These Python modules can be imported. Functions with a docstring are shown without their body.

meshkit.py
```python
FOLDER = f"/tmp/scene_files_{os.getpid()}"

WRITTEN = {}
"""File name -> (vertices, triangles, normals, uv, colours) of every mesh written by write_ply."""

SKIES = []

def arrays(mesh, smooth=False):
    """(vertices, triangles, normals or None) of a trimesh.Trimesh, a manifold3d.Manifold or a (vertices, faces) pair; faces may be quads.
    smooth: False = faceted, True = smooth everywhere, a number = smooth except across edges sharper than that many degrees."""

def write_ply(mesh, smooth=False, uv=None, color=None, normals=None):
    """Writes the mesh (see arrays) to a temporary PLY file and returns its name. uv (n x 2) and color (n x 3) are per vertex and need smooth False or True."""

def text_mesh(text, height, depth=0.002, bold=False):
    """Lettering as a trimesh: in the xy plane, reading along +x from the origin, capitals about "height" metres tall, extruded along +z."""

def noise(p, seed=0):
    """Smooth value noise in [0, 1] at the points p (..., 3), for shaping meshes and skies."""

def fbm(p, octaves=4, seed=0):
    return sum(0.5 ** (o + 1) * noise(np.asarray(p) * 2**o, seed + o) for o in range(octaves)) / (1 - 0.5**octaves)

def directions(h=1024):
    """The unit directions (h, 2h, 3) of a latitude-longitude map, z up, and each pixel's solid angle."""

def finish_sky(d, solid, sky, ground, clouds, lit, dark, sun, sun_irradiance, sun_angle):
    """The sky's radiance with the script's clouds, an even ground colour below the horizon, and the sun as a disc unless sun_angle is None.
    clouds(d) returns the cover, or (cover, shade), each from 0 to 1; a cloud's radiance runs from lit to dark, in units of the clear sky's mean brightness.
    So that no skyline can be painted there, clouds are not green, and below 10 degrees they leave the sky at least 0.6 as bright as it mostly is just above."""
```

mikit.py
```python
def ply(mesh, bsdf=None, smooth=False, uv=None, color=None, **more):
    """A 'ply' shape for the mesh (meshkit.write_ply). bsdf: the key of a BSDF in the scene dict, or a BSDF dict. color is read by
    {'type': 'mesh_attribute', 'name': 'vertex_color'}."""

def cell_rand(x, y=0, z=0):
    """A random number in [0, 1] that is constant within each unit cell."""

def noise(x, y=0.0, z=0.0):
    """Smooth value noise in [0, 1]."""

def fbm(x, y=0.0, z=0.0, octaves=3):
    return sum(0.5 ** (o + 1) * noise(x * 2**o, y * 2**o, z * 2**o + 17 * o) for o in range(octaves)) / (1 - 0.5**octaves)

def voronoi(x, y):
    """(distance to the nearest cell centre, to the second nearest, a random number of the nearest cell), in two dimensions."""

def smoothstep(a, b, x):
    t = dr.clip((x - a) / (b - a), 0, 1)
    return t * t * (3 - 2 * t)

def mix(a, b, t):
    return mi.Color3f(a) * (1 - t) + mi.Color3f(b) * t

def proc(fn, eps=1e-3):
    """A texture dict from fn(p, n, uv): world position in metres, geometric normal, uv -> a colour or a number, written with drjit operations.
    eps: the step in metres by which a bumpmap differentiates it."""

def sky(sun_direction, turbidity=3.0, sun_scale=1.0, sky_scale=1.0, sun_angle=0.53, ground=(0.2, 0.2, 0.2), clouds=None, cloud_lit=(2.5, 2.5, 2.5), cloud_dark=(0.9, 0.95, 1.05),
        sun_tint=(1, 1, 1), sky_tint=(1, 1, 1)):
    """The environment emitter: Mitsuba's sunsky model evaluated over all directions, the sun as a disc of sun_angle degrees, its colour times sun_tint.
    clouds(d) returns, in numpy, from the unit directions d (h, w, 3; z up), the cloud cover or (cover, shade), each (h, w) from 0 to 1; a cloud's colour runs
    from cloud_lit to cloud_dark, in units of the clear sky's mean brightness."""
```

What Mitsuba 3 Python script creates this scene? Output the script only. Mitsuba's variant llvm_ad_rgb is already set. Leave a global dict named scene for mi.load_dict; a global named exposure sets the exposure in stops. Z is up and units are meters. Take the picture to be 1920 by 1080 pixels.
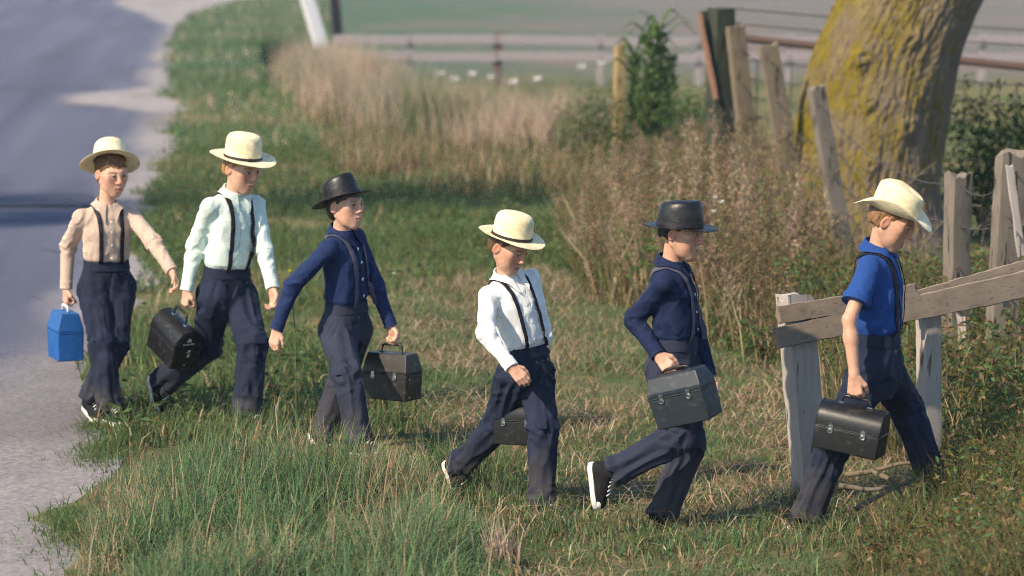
import math, random
import numpy as np, trimesh, shapely, manifold3d as m3
import mitsuba as mi, drjit as dr
import mikit, meshkit
from mikit import proc, ply, noise, fbm, voronoi, smoothstep, mix
from scipy.ndimage import map_coordinates
from scipy.interpolate import PchipInterpolator
T = mi.ScalarTransform4f
PI = math.pi

# ------------------------------------------------------------------ camera, sky, exposure
CAM = np.array([0.0, 0.0, 2.5])
FPX, W0, H0 = 5746.0, 1920, 1080
PITCH = math.atan2(640.0, FPX)
FWD = np.array([0, math.cos(PITCH), -math.sin(PITCH)])
UPV = np.array([0, math.sin(PITCH), math.cos(PITCH)])
scene, labels = {}, {}
def rgb(*c): return {'type': 'rgb', 'value': list(c)}
scene['camera'] = {'type': 'thinlens', 'fov': 2 * math.degrees(math.atan(960 / FPX)), 'fov_axis': 'x', 'aperture_radius': 0.0205, 'focus_distance': 13.9,
                   'near_clip': 0.5, 'far_clip': 6000.0, 'to_world': T().look_at(origin=CAM.tolist(), target=(CAM + FWD * 10).tolist(), up=[0, 0, 1])}
SUN = np.array([-0.62, -0.56, 0.66])
scene['sky'] = mikit.sky(SUN.tolist(), turbidity=3.2, ground=(0.13, 0.14, 0.09), sun_scale=1.0, sky_scale=1.35, sun_angle=1.0, sun_tint=(0.965, 1.0, 1.05))
scene['haze_air'] = {'type': 'homogeneous', 'albedo': rgb(.95, .95, .96), 'sigma_t': rgb(.0004, .0005, .00065)}
scene['haze'] = {'type': 'cube', 'to_world': T().translate([0, 1300, 5.5]).scale([2600, 1900, 6.9]), 'bsdf': {'type': 'null'}, 'interior': {'type': 'ref', 'id': 'haze_air'}}
scene['camera']['medium'] = {'type': 'ref', 'id': 'haze_air'}
labels['haze'] = {'kind': 'stuff', 'label': 'thin bluish haze in the air over the far field'}
exposure = 2.2

def ray(px, py):
    return FWD * FPX + np.array([1.0, 0, 0]) * (px - 960) + UPV * (540 - py)
def P(px, py, Y):
    """The world point at depth Y that the photograph shows at (px, py)."""
    d = ray(px, py)
    return CAM + d * (Y / d[1])
def G(px, py, z=0.0):
    d = ray(px, py)
    return CAM + d * ((z - CAM[2]) / d[2])
def px_of(p):
    q = np.asarray(p, float) - CAM
    c = q @ FWD
    return 960 + FPX * q[..., 0] / c, 540 - FPX * (q @ UPV) / c

# ------------------------------------------------------------------ bookkeeping
def put(key, mesh, bsdf, smooth=False, color=None, **more):
    k, n = key, 0
    while k in scene:
        n += 1
        k = f'{key}_{n:03d}'
    scene[k] = ply(mesh, bsdf, smooth=smooth, color=color, **more)
    return k
def new(name):
    """The next free key of a thing whose parts follow."""
    k, n = name, 0
    while k in labels:
        n += 1
        k = f'{name}_{n:03d}'
    labels[k] = {}
    return k
def tag(key, label=None, category=None, group=None, kind=None):
    e = labels.setdefault(key, {})
    for a, v in (('label', label), ('category', category), ('group', group), ('kind', kind)):
        if v: e[a] = v
    return key

# ------------------------------------------------------------------ small mesh helpers
def cat(*ms):
    vs, fs, n = [], [], 0
    for v, f in ms:
        vs.append(np.asarray(v, float)); fs.append(np.asarray(f) + n); n += len(v)
    return np.vstack(vs), np.vstack(fs)
def tri(f):
    f = np.asarray(f)
    return np.vstack([f[:, [0, 1, 2]], f[:, [0, 2, 3]]]) if f.shape[1] == 4 else f
def grid_faces(n, m, wrap=False):
    i, j = np.meshgrid(np.arange(n - 1), np.arange(m if wrap else m - 1), indexing='ij')
    i, j = i.ravel(), j.ravel()
    j2 = (j + 1) % m
    return tri(np.stack([i * m + j, i * m + j2, (i + 1) * m + j2, (i + 1) * m + j], 1))
def unit(v):
    v = np.asarray(v, float)
    return v / (np.linalg.norm(v) + 1e-12)
def frame(fwd, up=(0, 0, 1)):
    """rows: right, forward, up (right handed: right x forward = up)."""
    f = unit(fwd); r = unit(np.cross(f, up)); u = np.cross(r, f)
    return np.stack([r, f, u])
def tube(pts, rad, sides=8, caps=True):
    p = np.asarray(pts, float); n = len(p)
    rad = np.broadcast_to(rad, (n,))
    t = np.gradient(p, axis=0); t /= np.linalg.norm(t, axis=1, keepdims=True) + 1e-12
    a = np.cross(t[0], [0, 0, 1.0] if abs(t[0][2]) < .9 else [1.0, 0, 0]); a = unit(a)
    A = []
    for k in range(n):
        a = unit(a - t[k] * (a @ t[k])); A.append(a)
    A = np.array(A); B = np.cross(t, A)
    an = np.arange(sides) * 2 * PI / sides
    v = p[:, None] + rad[:, None, None] * (np.cos(an)[None, :, None] * A[:, None] + np.sin(an)[None, :, None] * B[:, None])
    v = v.reshape(-1, 3); f = grid_faces(n, sides, True)
    if caps:
        c0, c1 = len(v), len(v) + 1
        v = np.vstack([v, p[:1], p[-1:]])
        j = np.arange(sides); j2 = (j + 1) % sides; o = (n - 1) * sides
        f = np.vstack([f, np.stack([j2, j, j * 0 + c0], 1), np.stack([o + j, o + j2, j * 0 + c1], 1)])
    return v, f
def prism(poly, L, bevel=0.004, along=0):
    """A convex 2-D outline (n x 2) extruded along the local x axis, -L/2 to L/2, with bevelled end edges; poly gives (y, z)."""
    poly = np.asarray(poly, float); c = poly.mean(0); n = len(poly)
    d = np.linalg.norm(poly - c, axis=1, keepdims=True)
    ins = c + (poly - c) * (1 - bevel / d)
    rings = [(-L / 2, ins), (-L / 2 + bevel, poly), (L / 2 - bevel, poly), (L / 2, ins)]
    v = np.vstack([np.column_stack([np.full(n, x), q]) for x, q in rings])
    f = grid_faces(4, n, True)
    v = np.vstack([v, [[-L / 2, *c], [L / 2, *c]]])
    j = np.arange(n); j2 = (j + 1) % n
    f = np.vstack([f, np.stack([j2, j, j * 0 + 4 * n], 1), np.stack([3 * n + j, 3 * n + j2, j * 0 + 4 * n + 1], 1)])
    m = trimesh.Trimesh(v, f, process=False)
    if m.volume < 0: f = f[:, ::-1]
    return v, f
def rbox(sx, sy, sz, b=0.004):
    pts = np.array([[x, y] for x, y in ((-1, -1), (1, -1), (1, 1), (-1, 1))]) * [sy / 2, sz / 2]
    q = []
    for (x, y), (dx, dy) in zip(pts, ((1, 1), (-1, 1), (-1, -1), (1, -1))):
        e = [(x + dx * b, y), (x, y + dy * b)]
        q += e if dx * dy < 0 else e[::-1]
    return prism(q, sx, b)
def xf(m, R=None, t=(0, 0, 0)):
    """R: rows are the images of the local axes."""
    v = np.asarray(m[0], float)
    return (v @ np.asarray(R) if R is not None else v) + np.asarray(t), m[1]
def sphere(r, sub=2):
    s = trimesh.creation.icosphere(sub, r)
    return np.array(s.vertices), np.array(s.faces)
def disc(r, h, n=12):
    a = np.arange(n) * 2 * PI / n
    return prism(np.column_stack([np.cos(a), np.sin(a)]) * r, h, min(h, r) * .3)

# ------------------------------------------------------------------ implicit surfaces
class Field:
    def __init__(s, lo, hi, h, far=0.06):
        s.lo = np.asarray(lo, float); s.h = h
        n = np.ceil((np.asarray(hi) - s.lo) / h).astype(int) + 1
        s.F = np.full(n, far, np.float32)
        s.ax = [(s.lo[k] + h * np.arange(n[k])).astype(np.float32) for k in range(3)]
    def _sl(s, lo, hi):
        sl = []
        for k in range(3):
            a = max(0, int(np.floor((lo[k] - s.lo[k]) / s.h))); b = min(s.F.shape[k], int(np.ceil((hi[k] - s.lo[k]) / s.h)) + 1)
            if b <= a: return None
            sl.append(slice(a, b))
        return tuple(sl)
    def op(s, fn, lo, hi, k=0.01, mode='add', pad=0.035):
        sl = s._sl(np.asarray(lo) - pad - k, np.asarray(hi) + pad + k)
        if sl is None: return
        X = (s.ax[0][sl[0]][:, None, None], s.ax[1][sl[1]][None, :, None], s.ax[2][sl[2]][None, None, :])
        b = fn(*X); a = s.F[sl]
        if mode == 'add':
            h = np.clip(.5 + .5 * (a - b) / k, 0, 1)
            s.F[sl] = a + (b - a) * h - k * h * (1 - h)
        else:
            h = np.clip(.5 - .5 * (a + b) / k, 0, 1)
            s.F[sl] = a + (-b - a) * h + k * h * (1 - h)
        return s
    def cone(s, a, b, ra, rb, k=0.01, mode='add', flat=None):
        a = np.asarray(a, float); b = np.asarray(b, float); d = b - a; L2 = d @ d + 1e-9
        def fn(X, Y, Z):
            t = np.clip(((X - a[0]) * d[0] + (Y - a[1]) * d[1] + (Z - a[2]) * d[2]) / L2, 0, 1)
            q = np.sqrt((X - a[0] - t * d[0])**2 + (Y - a[1] - t * d[1])**2 + (Z - a[2] - t * d[2])**2) - (ra + (rb - ra) * t)
            if flat is not None:
                un = d / math.sqrt(L2)
                q = np.maximum(q, (X - b[0]) * un[0] + (Y - b[1]) * un[1] + (Z - b[2]) * un[2] - flat)
            return q
        r = max(ra, rb)
        return s.op(fn, np.minimum(a, b) - r, np.maximum(a, b) + r, k, mode)
    def ell(s, c, rad, R=np.eye(3), k=0.01, mode='add'):
        c = np.asarray(c, float); rad = np.asarray(rad, float); R = np.asarray(R)
        def fn(X, Y, Z):
            x, y, z = X - c[0], Y - c[1], Z - c[2]
            q = [(x * R[i, 0] + y * R[i, 1] + z * R[i, 2]) for i in range(3)]
            k0 = np.sqrt(sum((q[i] / rad[i])**2 for i in range(3))) + 1e-6
            k1 = np.sqrt(sum((q[i] / rad[i]**2)**2 for i in range(3))) + 1e-6
            return k0 * (k0 - 1) / k1
        ext = np.sqrt(((R * rad[:, None])**2).sum(0))
        return s.op(fn, c - ext, c + ext, k, mode)
    def loft(s, o, R, zs, A, B, C, k=0.01, n=2.4):
        """rings of a superellipse: half width A along R[0], half depth B along R[1], forward shift C, at heights zs along R[2]."""
        o = np.asarray(o, float)
        def fn(X, Y, Z):
            x, y, z = X - o[0], Y - o[1], Z - o[2]
            q = [(x * R[i, 0] + y * R[i, 1] + z * R[i, 2]) for i in range(3)]
            a, b, c = (np.interp(q[2], zs, v).astype(np.float32) for v in (A, B, C))
            e = ((np.abs(q[0]) / a)**n + (np.abs(q[1] - c) / b)**n)**(1 / n)
            d = (e - 1) * np.minimum(a, b)
            return np.maximum(d, np.maximum(zs[0] - q[2], q[2] - zs[-1]))
        m = max(max(A), max(B)) + max(np.abs(C)) 
        p0, p1 = o + R[2] * zs[0], o + R[2] * zs[-1]
        return s.op(fn, np.minimum(p0, p1) - m, np.maximum(p0, p1) + m, k)
    def wrinkle(s, fn, band=0.02):
        ii = np.argwhere(np.abs(s.F) < band)
        p = s.lo + ii * s.h
        s.F[tuple(ii.T)] += fn(p).astype(np.float32)
    def at(s, p):
        return map_coordinates(s.F, ((np.atleast_2d(p) - s.lo) / s.h).T, order=1, mode='nearest')
    def grad(s, p):
        e = s.h
        g = np.stack([s.at(p + e * d) - s.at(p - e * d) for d in np.eye(3)], 1)
        return g / (np.linalg.norm(g, axis=1, keepdims=True) + 1e-9)
    def snap(s, p, off=0.0, it=6):
        p = np.array(p, float)
        for _ in range(it):
            p -= s.grad(p) * np.clip(s.at(p) - off, -.03, .03)[:, None]
        return p
    def mesh(s):
        return nets(s.F, s.lo, s.h)
def nets(F, lo, h):
    F = np.where(F == 0, 1e-9, F)
    S = F < 0
    n = np.array(F.shape)
    cs = [(i, j, k) for i in (0, 1) for j in (0, 1) for k in (0, 1)]
    cnt = sum(S[i:n[0] - 1 + i, j:n[1] - 1 + j, k:n[2] - 1 + k].astype(np.int8) for i, j, k in cs)
    act = (cnt > 0) & (cnt < 8)
    ii = np.argwhere(act)
    idx = np.full(act.shape, -1, np.int64); idx[act] = np.arange(len(ii))
    pos = np.zeros((len(ii), 3)); c = np.zeros(len(ii))
    for a in cs:
        for k in range(3):
            if a[k]: continue
            b = list(a); b[k] = 1
            fa = F[tuple((ii + a).T)]; fb = F[tuple((ii + b).T)]
            m = (fa < 0) != (fb < 0)
            t = np.where(m, fa / np.where(m, fa - fb, 1), 0)
            q = np.array(a, float) + t[:, None] * np.eye(3)[k]
            pos[m] += q[m]; c[m] += 1
    v = lo + (ii + pos / c[:, None]) * h
    fs = []
    for k in range(3):
        u, w = (k + 1) % 3, (k + 2) % 3
        A = np.take(S, range(n[k] - 1), k); B = np.take(S, range(1, n[k]), k)
        e = np.argwhere(A != B)
        e = e[(e[:, u] > 0) & (e[:, w] > 0) & (e[:, u] < n[u] - 1) & (e[:, w] < n[w] - 1)]
        du, dw = np.eye(3, dtype=int)[u], np.eye(3, dtype=int)[w]
        q = np.stack([idx[tuple((e - a).T)] for a in (du + dw, dw, 0 * du, du)], 1)
        fl = ~A[tuple(e.T)]
        q[fl] = q[fl][:, ::-1]
        fs.append(q)
    return v, tri(np.vstack(fs))
def weld_union(ms, tol=0.0):
    """One continuous closed surface from overlapping closed meshes."""
    try:
        out = None
        for v, f in ms:
            m = m3.Manifold(m3.Mesh(np.ascontiguousarray(v, np.float32), np.ascontiguousarray(f, np.uint32)))
            if m.is_empty(): raise ValueError
            out = m if out is None else out + m
        if tol: out = out.simplify(tol)
        q = out.to_mesh()
        return np.array(q.vert_properties[:, :3], float), np.array(q.tri_verts, int)
    except Exception:
        return cat(*ms)
def simp(m, tol=.0003):
    try:
        q = m3.Manifold(m3.Mesh(np.ascontiguousarray(m[0], np.float32), np.ascontiguousarray(m[1], np.uint32))).simplify(tol)
        if q.is_empty(): return m
        q = q.to_mesh()
        return np.array(q.vert_properties[:, :3], float), np.array(q.tri_verts, int)
    except Exception:
        return m
# ------------------------------------------------------------------ materials
def mat(name, d): scene[name] = d; return name
VC = {'type': 'mesh_attribute', 'name': 'vertex_color'}
def principled(name, col, rough=0.7, spec=0.5, bump=None, scale=0.001, **k):
    d = {'type': 'principled', 'base_color': col if isinstance(col, dict) else rgb(*col), 'roughness': rough, 'specular': spec, **k}
    if bump is not None:
        d = {'type': 'bumpmap', 'arbitrary': bump, 'scale': scale, 'bsdf': d}
    scene[name] = {'type': 'twosided', 'bsdf': d}
    return name
mat('leafy', {'type': 'principledthin', 'base_color': VC, 'roughness': 0.6, 'diff_trans': 0.8, 'spec_trans': 0.0, 'eta': 1.3})
mat('leaf_matt', {'type': 'twosided', 'bsdf': {'type': 'diffuse', 'reflectance': VC}})
principled('skin', VC, 0.48, 0.4)
principled('hair_mat', VC, 0.55, 0.4)
principled('eye_mat', VC, 0.2, 0.5)
def cloth(name, c, rough=0.85, var=0.25, spec=0.2, sheen=0.3, fq=1.0):
    c = np.array(c)
    def f(p, n, uv):
        w = fbm(p.x * 9, p.y * 9, p.z * 7, 2) * .7 + noise(p.x * 260 * fq, p.y * 260 * fq, p.z * 120 * fq) * .3
        q = mi.Color3f(*c.tolist()) * (1 - var + 2 * var * w)
        return mix(q, (.10, .085, .068), smoothstep(.34, .06, p.z + (fbm(p.x * 11, p.y * 11, p.z * 9, 2) - .5) * .3) * .35) if name.startswith('denim') else q
    return principled(name, proc(f), rough, spec, sheen=sheen)
cloth('cloth_tan', (.52, .395, .32), var=.08)
cloth('cloth_mint', (.66, .76, .70), var=.05)
cloth('cloth_white', (.80, .80, .80), var=.04)
cloth('cloth_navy', (.014, .027, .088), var=.2)
cloth('cloth_navy_dark', (.010, .018, .056), var=.2)
cloth('cloth_blue', (.017, .060, .235), var=.2)
cloth('denim', (.0145, .0200, .042), var=.4, sheen=.25)
cloth('denim_grey', (.026, .031, .054), var=.35, sheen=.25)
principled('strap_black', (.012, .010, .016), .7, .3)
principled('strap_grey', (.080, .080, .125), .8, .2)
principled('button_white', (.75, .75, .74), .35)
principled('button_dark', (.010, .010, .014), .4)
principled('rubber_white', (.72, .70, .64), .6)
principled('canvas_black', (.014, .014, .017), .9, .2)
principled('lace_white', (.72, .72, .70), .8)
def straw_f(p, n, uv):
    a = noise(uv.y * 120, uv.x * 40); b = fbm(p.x * 14, p.y * 14, p.z * 14, 2)
    c = mix((.66, .53, .29), (.93, .84, .60), a * .6 + b * .4)
    return mix(c, (.58, .45, .25), smoothstep(.55, .72, fbm(p.x * 22, p.y * 22, p.z * 22, 3)) * .5)
def straw_b(p, n, uv):
    return noise(uv.y * 320, uv.x * 260)
principled('straw', proc(straw_f), .6, .35, bump=proc(straw_b), scale=.0004)
def lea_b(p, n, uv): return fbm(p.x * 25, p.y * 25, p.z * 25, 3)
principled('leather', proc(lambda p, n, uv: mix((.007, .0065, .008), (.017, .0155, .015), smoothstep(.45, .75, fbm(p.x * 30, p.y * 30, p.z * 30, 3)))), .42, .5, bump=proc(lea_b, 2e-3), scale=.0025)
principled('band_black', (.012, .008, .012), .5)
def worn(base, scuff, amt=.5):
    def f(p, n, uv):
        a = smoothstep(.58, .74, fbm(p.x * 38, p.y * 38, p.z * 38, 3)) * amt; b = fbm(p.x * 7, p.y * 7, p.z * 7, 2)
        return mix(mi.Color3f(*base) * (.75 + .5 * b), scuff, a)
    return proc(f)
principled('plastic_blue', worn((.010, .085, .30), (.05, .14, .33), .4), .42, .5)
principled('box_black', worn((.009, .009, .010), (.045, .04, .038), .5), .36, .5)
principled('box_black_satin', worn((.019, .017, .016), (.07, .062, .056), .5), .45, .5)
principled('box_slate', worn((.017, .024, .033), (.055, .060, .065)), .45, .5)
principled('plastic_white', (.8, .8, .8), .4)
principled('chrome', (.8, .8, .78), .2, .5, metallic=1.0)
principled('print_pale', (.62, .58, .52), .6)
def road_f(p, n, uv):
    y = p.y
    u = p.x + .62 + .1025 * y - .24 * dr.exp(-dr.square((y - 38) / 14))
    streak = fbm((p.x + .103 * y) * 2.2, y * .05, 3.0, 3); patch = fbm(u * .5, y * .12, 9.0, 3)
    grit = noise(p.x * 60, y * 60)
    c = mix((.042, .049, .078), (.100, .106, .148), streak * .75 + patch * .25)
    c = mix(c, (.050, .053, .078), smoothstep(.56, .75, fbm(u * 1.1, y * .22, 31.0, 2)) * .5)
    a = fbm(p.x * 3, y * 2, 0, 3); g = noise(p.x * 55, y * 40); d = fbm(p.x * .8, y * .5, 5, 2)
    k = mix((.130, .118, .122), (.265, .245, .245), a * .55 + g * .45)
    k = mix(k, (.095, .085, .09), smoothstep(.50, .75, d) * .6)
    t = dr.square(dr.square((y - 51) / 2.8))
    w = .32 + 1.40 * dr.exp(-t) + smoothstep(95, 143, y) * 2.8 + smoothstep(22, 14, y) * .5
    m = smoothstep(-w - .35, -w + .30, u + (fbm(p.x * 1.2, y * .6, 12, 3) - .5) * .6)
    return mix(c, k, m) * (.8 + .4 * grit)
principled('asphalt', proc(road_f), .9, .2)
def ground_f(p, n, uv):
    a = fbm(p.x * 1.3, p.y * .9, 0, 3); b = fbm(p.x * 9, p.y * 7, 4, 3); far = smoothstep(52, 66, p.y)
    near = mix((.050, .070, .028), (.115, .095, .050), smoothstep(.35, .65, a * .5 + b * .5))
    l = fbm(p.x * .10, p.y * .05, 7, 3); m2 = fbm(p.x * .5, p.y * .22, 2, 3)
    east = smoothstep(-6, 10, p.x)
    fld = mix((.050, .078, .052), (.094, .088, .083), dr.clip(east * .9 + (l - .5) * 1.0, 0, 1))
    fld = mix(fld, (.125, .092, .082), smoothstep(.55, .8, m2) * .6)
    return mix(near, fld, far)
principled('ground_mat', proc(ground_f), .95, .1)
def bark_f(p, n, uv):
    r = fbm(p.x * 12, p.y * 12, p.z * 1.4, 3); g = fbm(p.x * 46, p.y * 46, p.z * 9, 3)
    c = mix((.070, .053, .041), (.265, .205, .160), r * .45 + g * .55)
    side = -n.x * .70 - n.y * .40 + (fbm(p.x * 1.6, p.y * 1.6, p.z * 1.1, 3) - .5) * 1.3 + (g - .5) * .5
    m = smoothstep(.22, .50, side)
    moss = mix((.085, .064, .010), (.215, .165, .020), g)
    return mix(c, moss, m * (.55 + .42 * smoothstep(.3, .6, fbm(p.x * 4 + 8, p.y * 4, p.z * 3, 2))))
def bark_b(p, n, uv): return fbm(p.x * 34, p.y * 34, p.z * 7, 2) * .6 + fbm(p.x * 60, p.y * 60, p.z * 34, 2) * .4
principled('bark', proc(bark_f), .95, .1, bump=proc(bark_b, 4e-3), scale=.045)
def wood(name, lo, hi, moss=0.0):
    def f(p, n, uv):
        g = fbm(p.x * 55, p.y * 55, p.z * 5, 3); b = fbm(p.x * 6, p.y * 6, p.z * 5, 3)
        c = mix(lo, hi, g * .6 + b * .4)
        c = mix(c, (lo[0] * .45, lo[1] * .42, lo[2] * .4), smoothstep(.60, .72, g))
        return mix(c, (.14, .13, .03), smoothstep(.5, .62, b) * moss) if moss else c
    return principled(name, proc(f), .9, .15)
def rail_f(p, n, uv):
    g = fbm(p.x * 6, p.y * 60, p.z * 60 - p.x * 8, 3); b = fbm(p.x * 7, p.y * 7, p.z * 9, 3)
    c = mix((.105, .080, .062), (.31, .25, .20), g * .6 + b * .4)
    return mix(c, (.10, .08, .065), smoothstep(.56, .82, g) * .7)
principled('wood_rail', proc(rail_f), .9, .15)
wood('wood_grey', (.095, .08, .066), (.26, .225, .19))
wood('wood_moss', (.10, .08, .058), (.25, .205, .16), moss=.22)
wood('wood_pale', (.26, .225, .205), (.50, .45, .42))
wood('wood_dark', (.022, .026, .020), (.075, .085, .062))
principled('board_lilac', (.27, .24, .255), .8, .2)
principled('post_white', (.62, .62, .66), .7, .2)
principled('post_brown', (.13, .09, .085), .9, .1)
principled('pipe_rust', (.085, .055, .048), .75, .3)
principled('wire', (.06, .055, .048), .6, .4)
principled('stem', VC, .8, .2)
principled('sunlit_orange', (.30, .165, .11), .8, .2)
wood('post_tan', (.26, .18, .08), (.42, .32, .17))
# ------------------------------------------------------------------ people
NZ = meshkit.noise
def ridge(p, s=0):
    return np.abs(NZ(p, s) - .5) * 2
def reach(a, px, py, L, side):
    """The point on the line of sight through (px, py) at distance L from a: the nearer ('n') or farther ('f') one."""
    d = unit(ray(px, py)); q = CAM - a
    b = q @ d; c = q @ q - L * L; D = b * b - c
    if D < 0: return CAM + d * (-b)
    return CAM + d * (-b + (-1 if side == 'n' else 1) * math.sqrt(D))
LID = [0.0]
def head(o, R, s, skin, hair):
    L = lambda x, y, z: o + s * (x * R[0] + y * R[1] + z * R[2])
    h = .003
    F = Field(o - .19 * s, o + .19 * s, h, far=.05)
    E = lambda c, r, k, mode='add', RR=R: F.ell(L(*c), np.array(r) * s, RR, k * s, mode)
    C = lambda a, b, ra, rb, k, mode='add': F.cone(L(*a), L(*b), ra * s, rb * s, k * s, mode)
    lid = LID[0]
    E((0, -.014, .030), (.071, .089, .084), .01)
    E((0, .020, -.030), (.058, .060, .074), .03)
    for sx in (-1, 1):
        C((sx * .045, -.006, -.048), (sx * .012, .056, -.096), .017, .016, .03)
        E((sx * .033, .047, -.038), (.026, .028, .030), .025)
        E((sx * .026, .033, -.070), (.020, .026, .026), .03)
        C((sx * .010, .083, .025), (sx * .046, .063, .025), .009, .008, .016)
        E((sx * .050, .044, -.008), (.015, .024, .018), .03)
    E((0, .057, -.099), (.022, .023, .018), .018)
    E((0, .060, -.068), (.029, .026, .027), .022)
    for sx in (-1, 1):
        E((sx * .030, .099, .003), (.0165, .017, .0105), .012, 'sub')
    E((0, .078, .004), (.012, .014, .022), .012)
    C((0, .086, .012), (0, .0985, -.025), .0080, .0095, .014)
    E((0, .0995, -.0285), (.0092, .0088, .0088), .008)
    for sx in (-1, 1):
        E((sx * .0105, .091, -.033), (.0066, .0085, .0062), .008)
        q = [(sx * .016, .0795, .0090 - lid), (sx * .030, .0832, .0118 - lid * 1.6), (sx * .045, .0725, .0080 - lid)]
        C(q[0], q[1], .0036, .0042, .004); C(q[1], q[2], .0042, .0036, .004)
        q = [(sx * .017, .0795, -.002), (sx * .030, .0815, -.0066), (sx * .043, .0730, -.001)]
        C(q[0], q[1], .0030, .0034, .004); C(q[1], q[2], .0034, .0030, .004)
    C((-.0165, .0815, -.0620), (0, .0870, -.0605), .0038, .0044, .006); C((0, .0870, -.0605), (.0165, .0815, -.0620), .0044, .0038, .006)
    C((-.014, .081, -.0740), (0, .0857, -.0748), .0045, .0056, .006); C((0, .0857, -.0748), (.014, .081, -.0740), .0056, .0045, .006)
    C((-.019, .0885, -.0682), (0, .0935, -.0675), .0022, .0026, .004, 'sub'); C((0, .0935, -.0675), (.019, .0885, -.0682), .0026, .0022, .004, 'sub')
    for sx in (-1, 1):
        Re = np.stack([unit(R[0] + sx * .45 * R[1]), unit(R[1] - sx * .45 * R[0] - .15 * R[2]), R[2]])
        Re[2] = np.cross(Re[0], Re[1])
        E((sx * .074, -.010, -.010), (.0085, .0180, .0290), .008, RR=Re)
        E((sx * .082, -.006, -.007), (.006, .010, .018), .006, 'sub', RR=Re)
    F2 = F
    m = F.mesh()
    return m, L, F2
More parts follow.
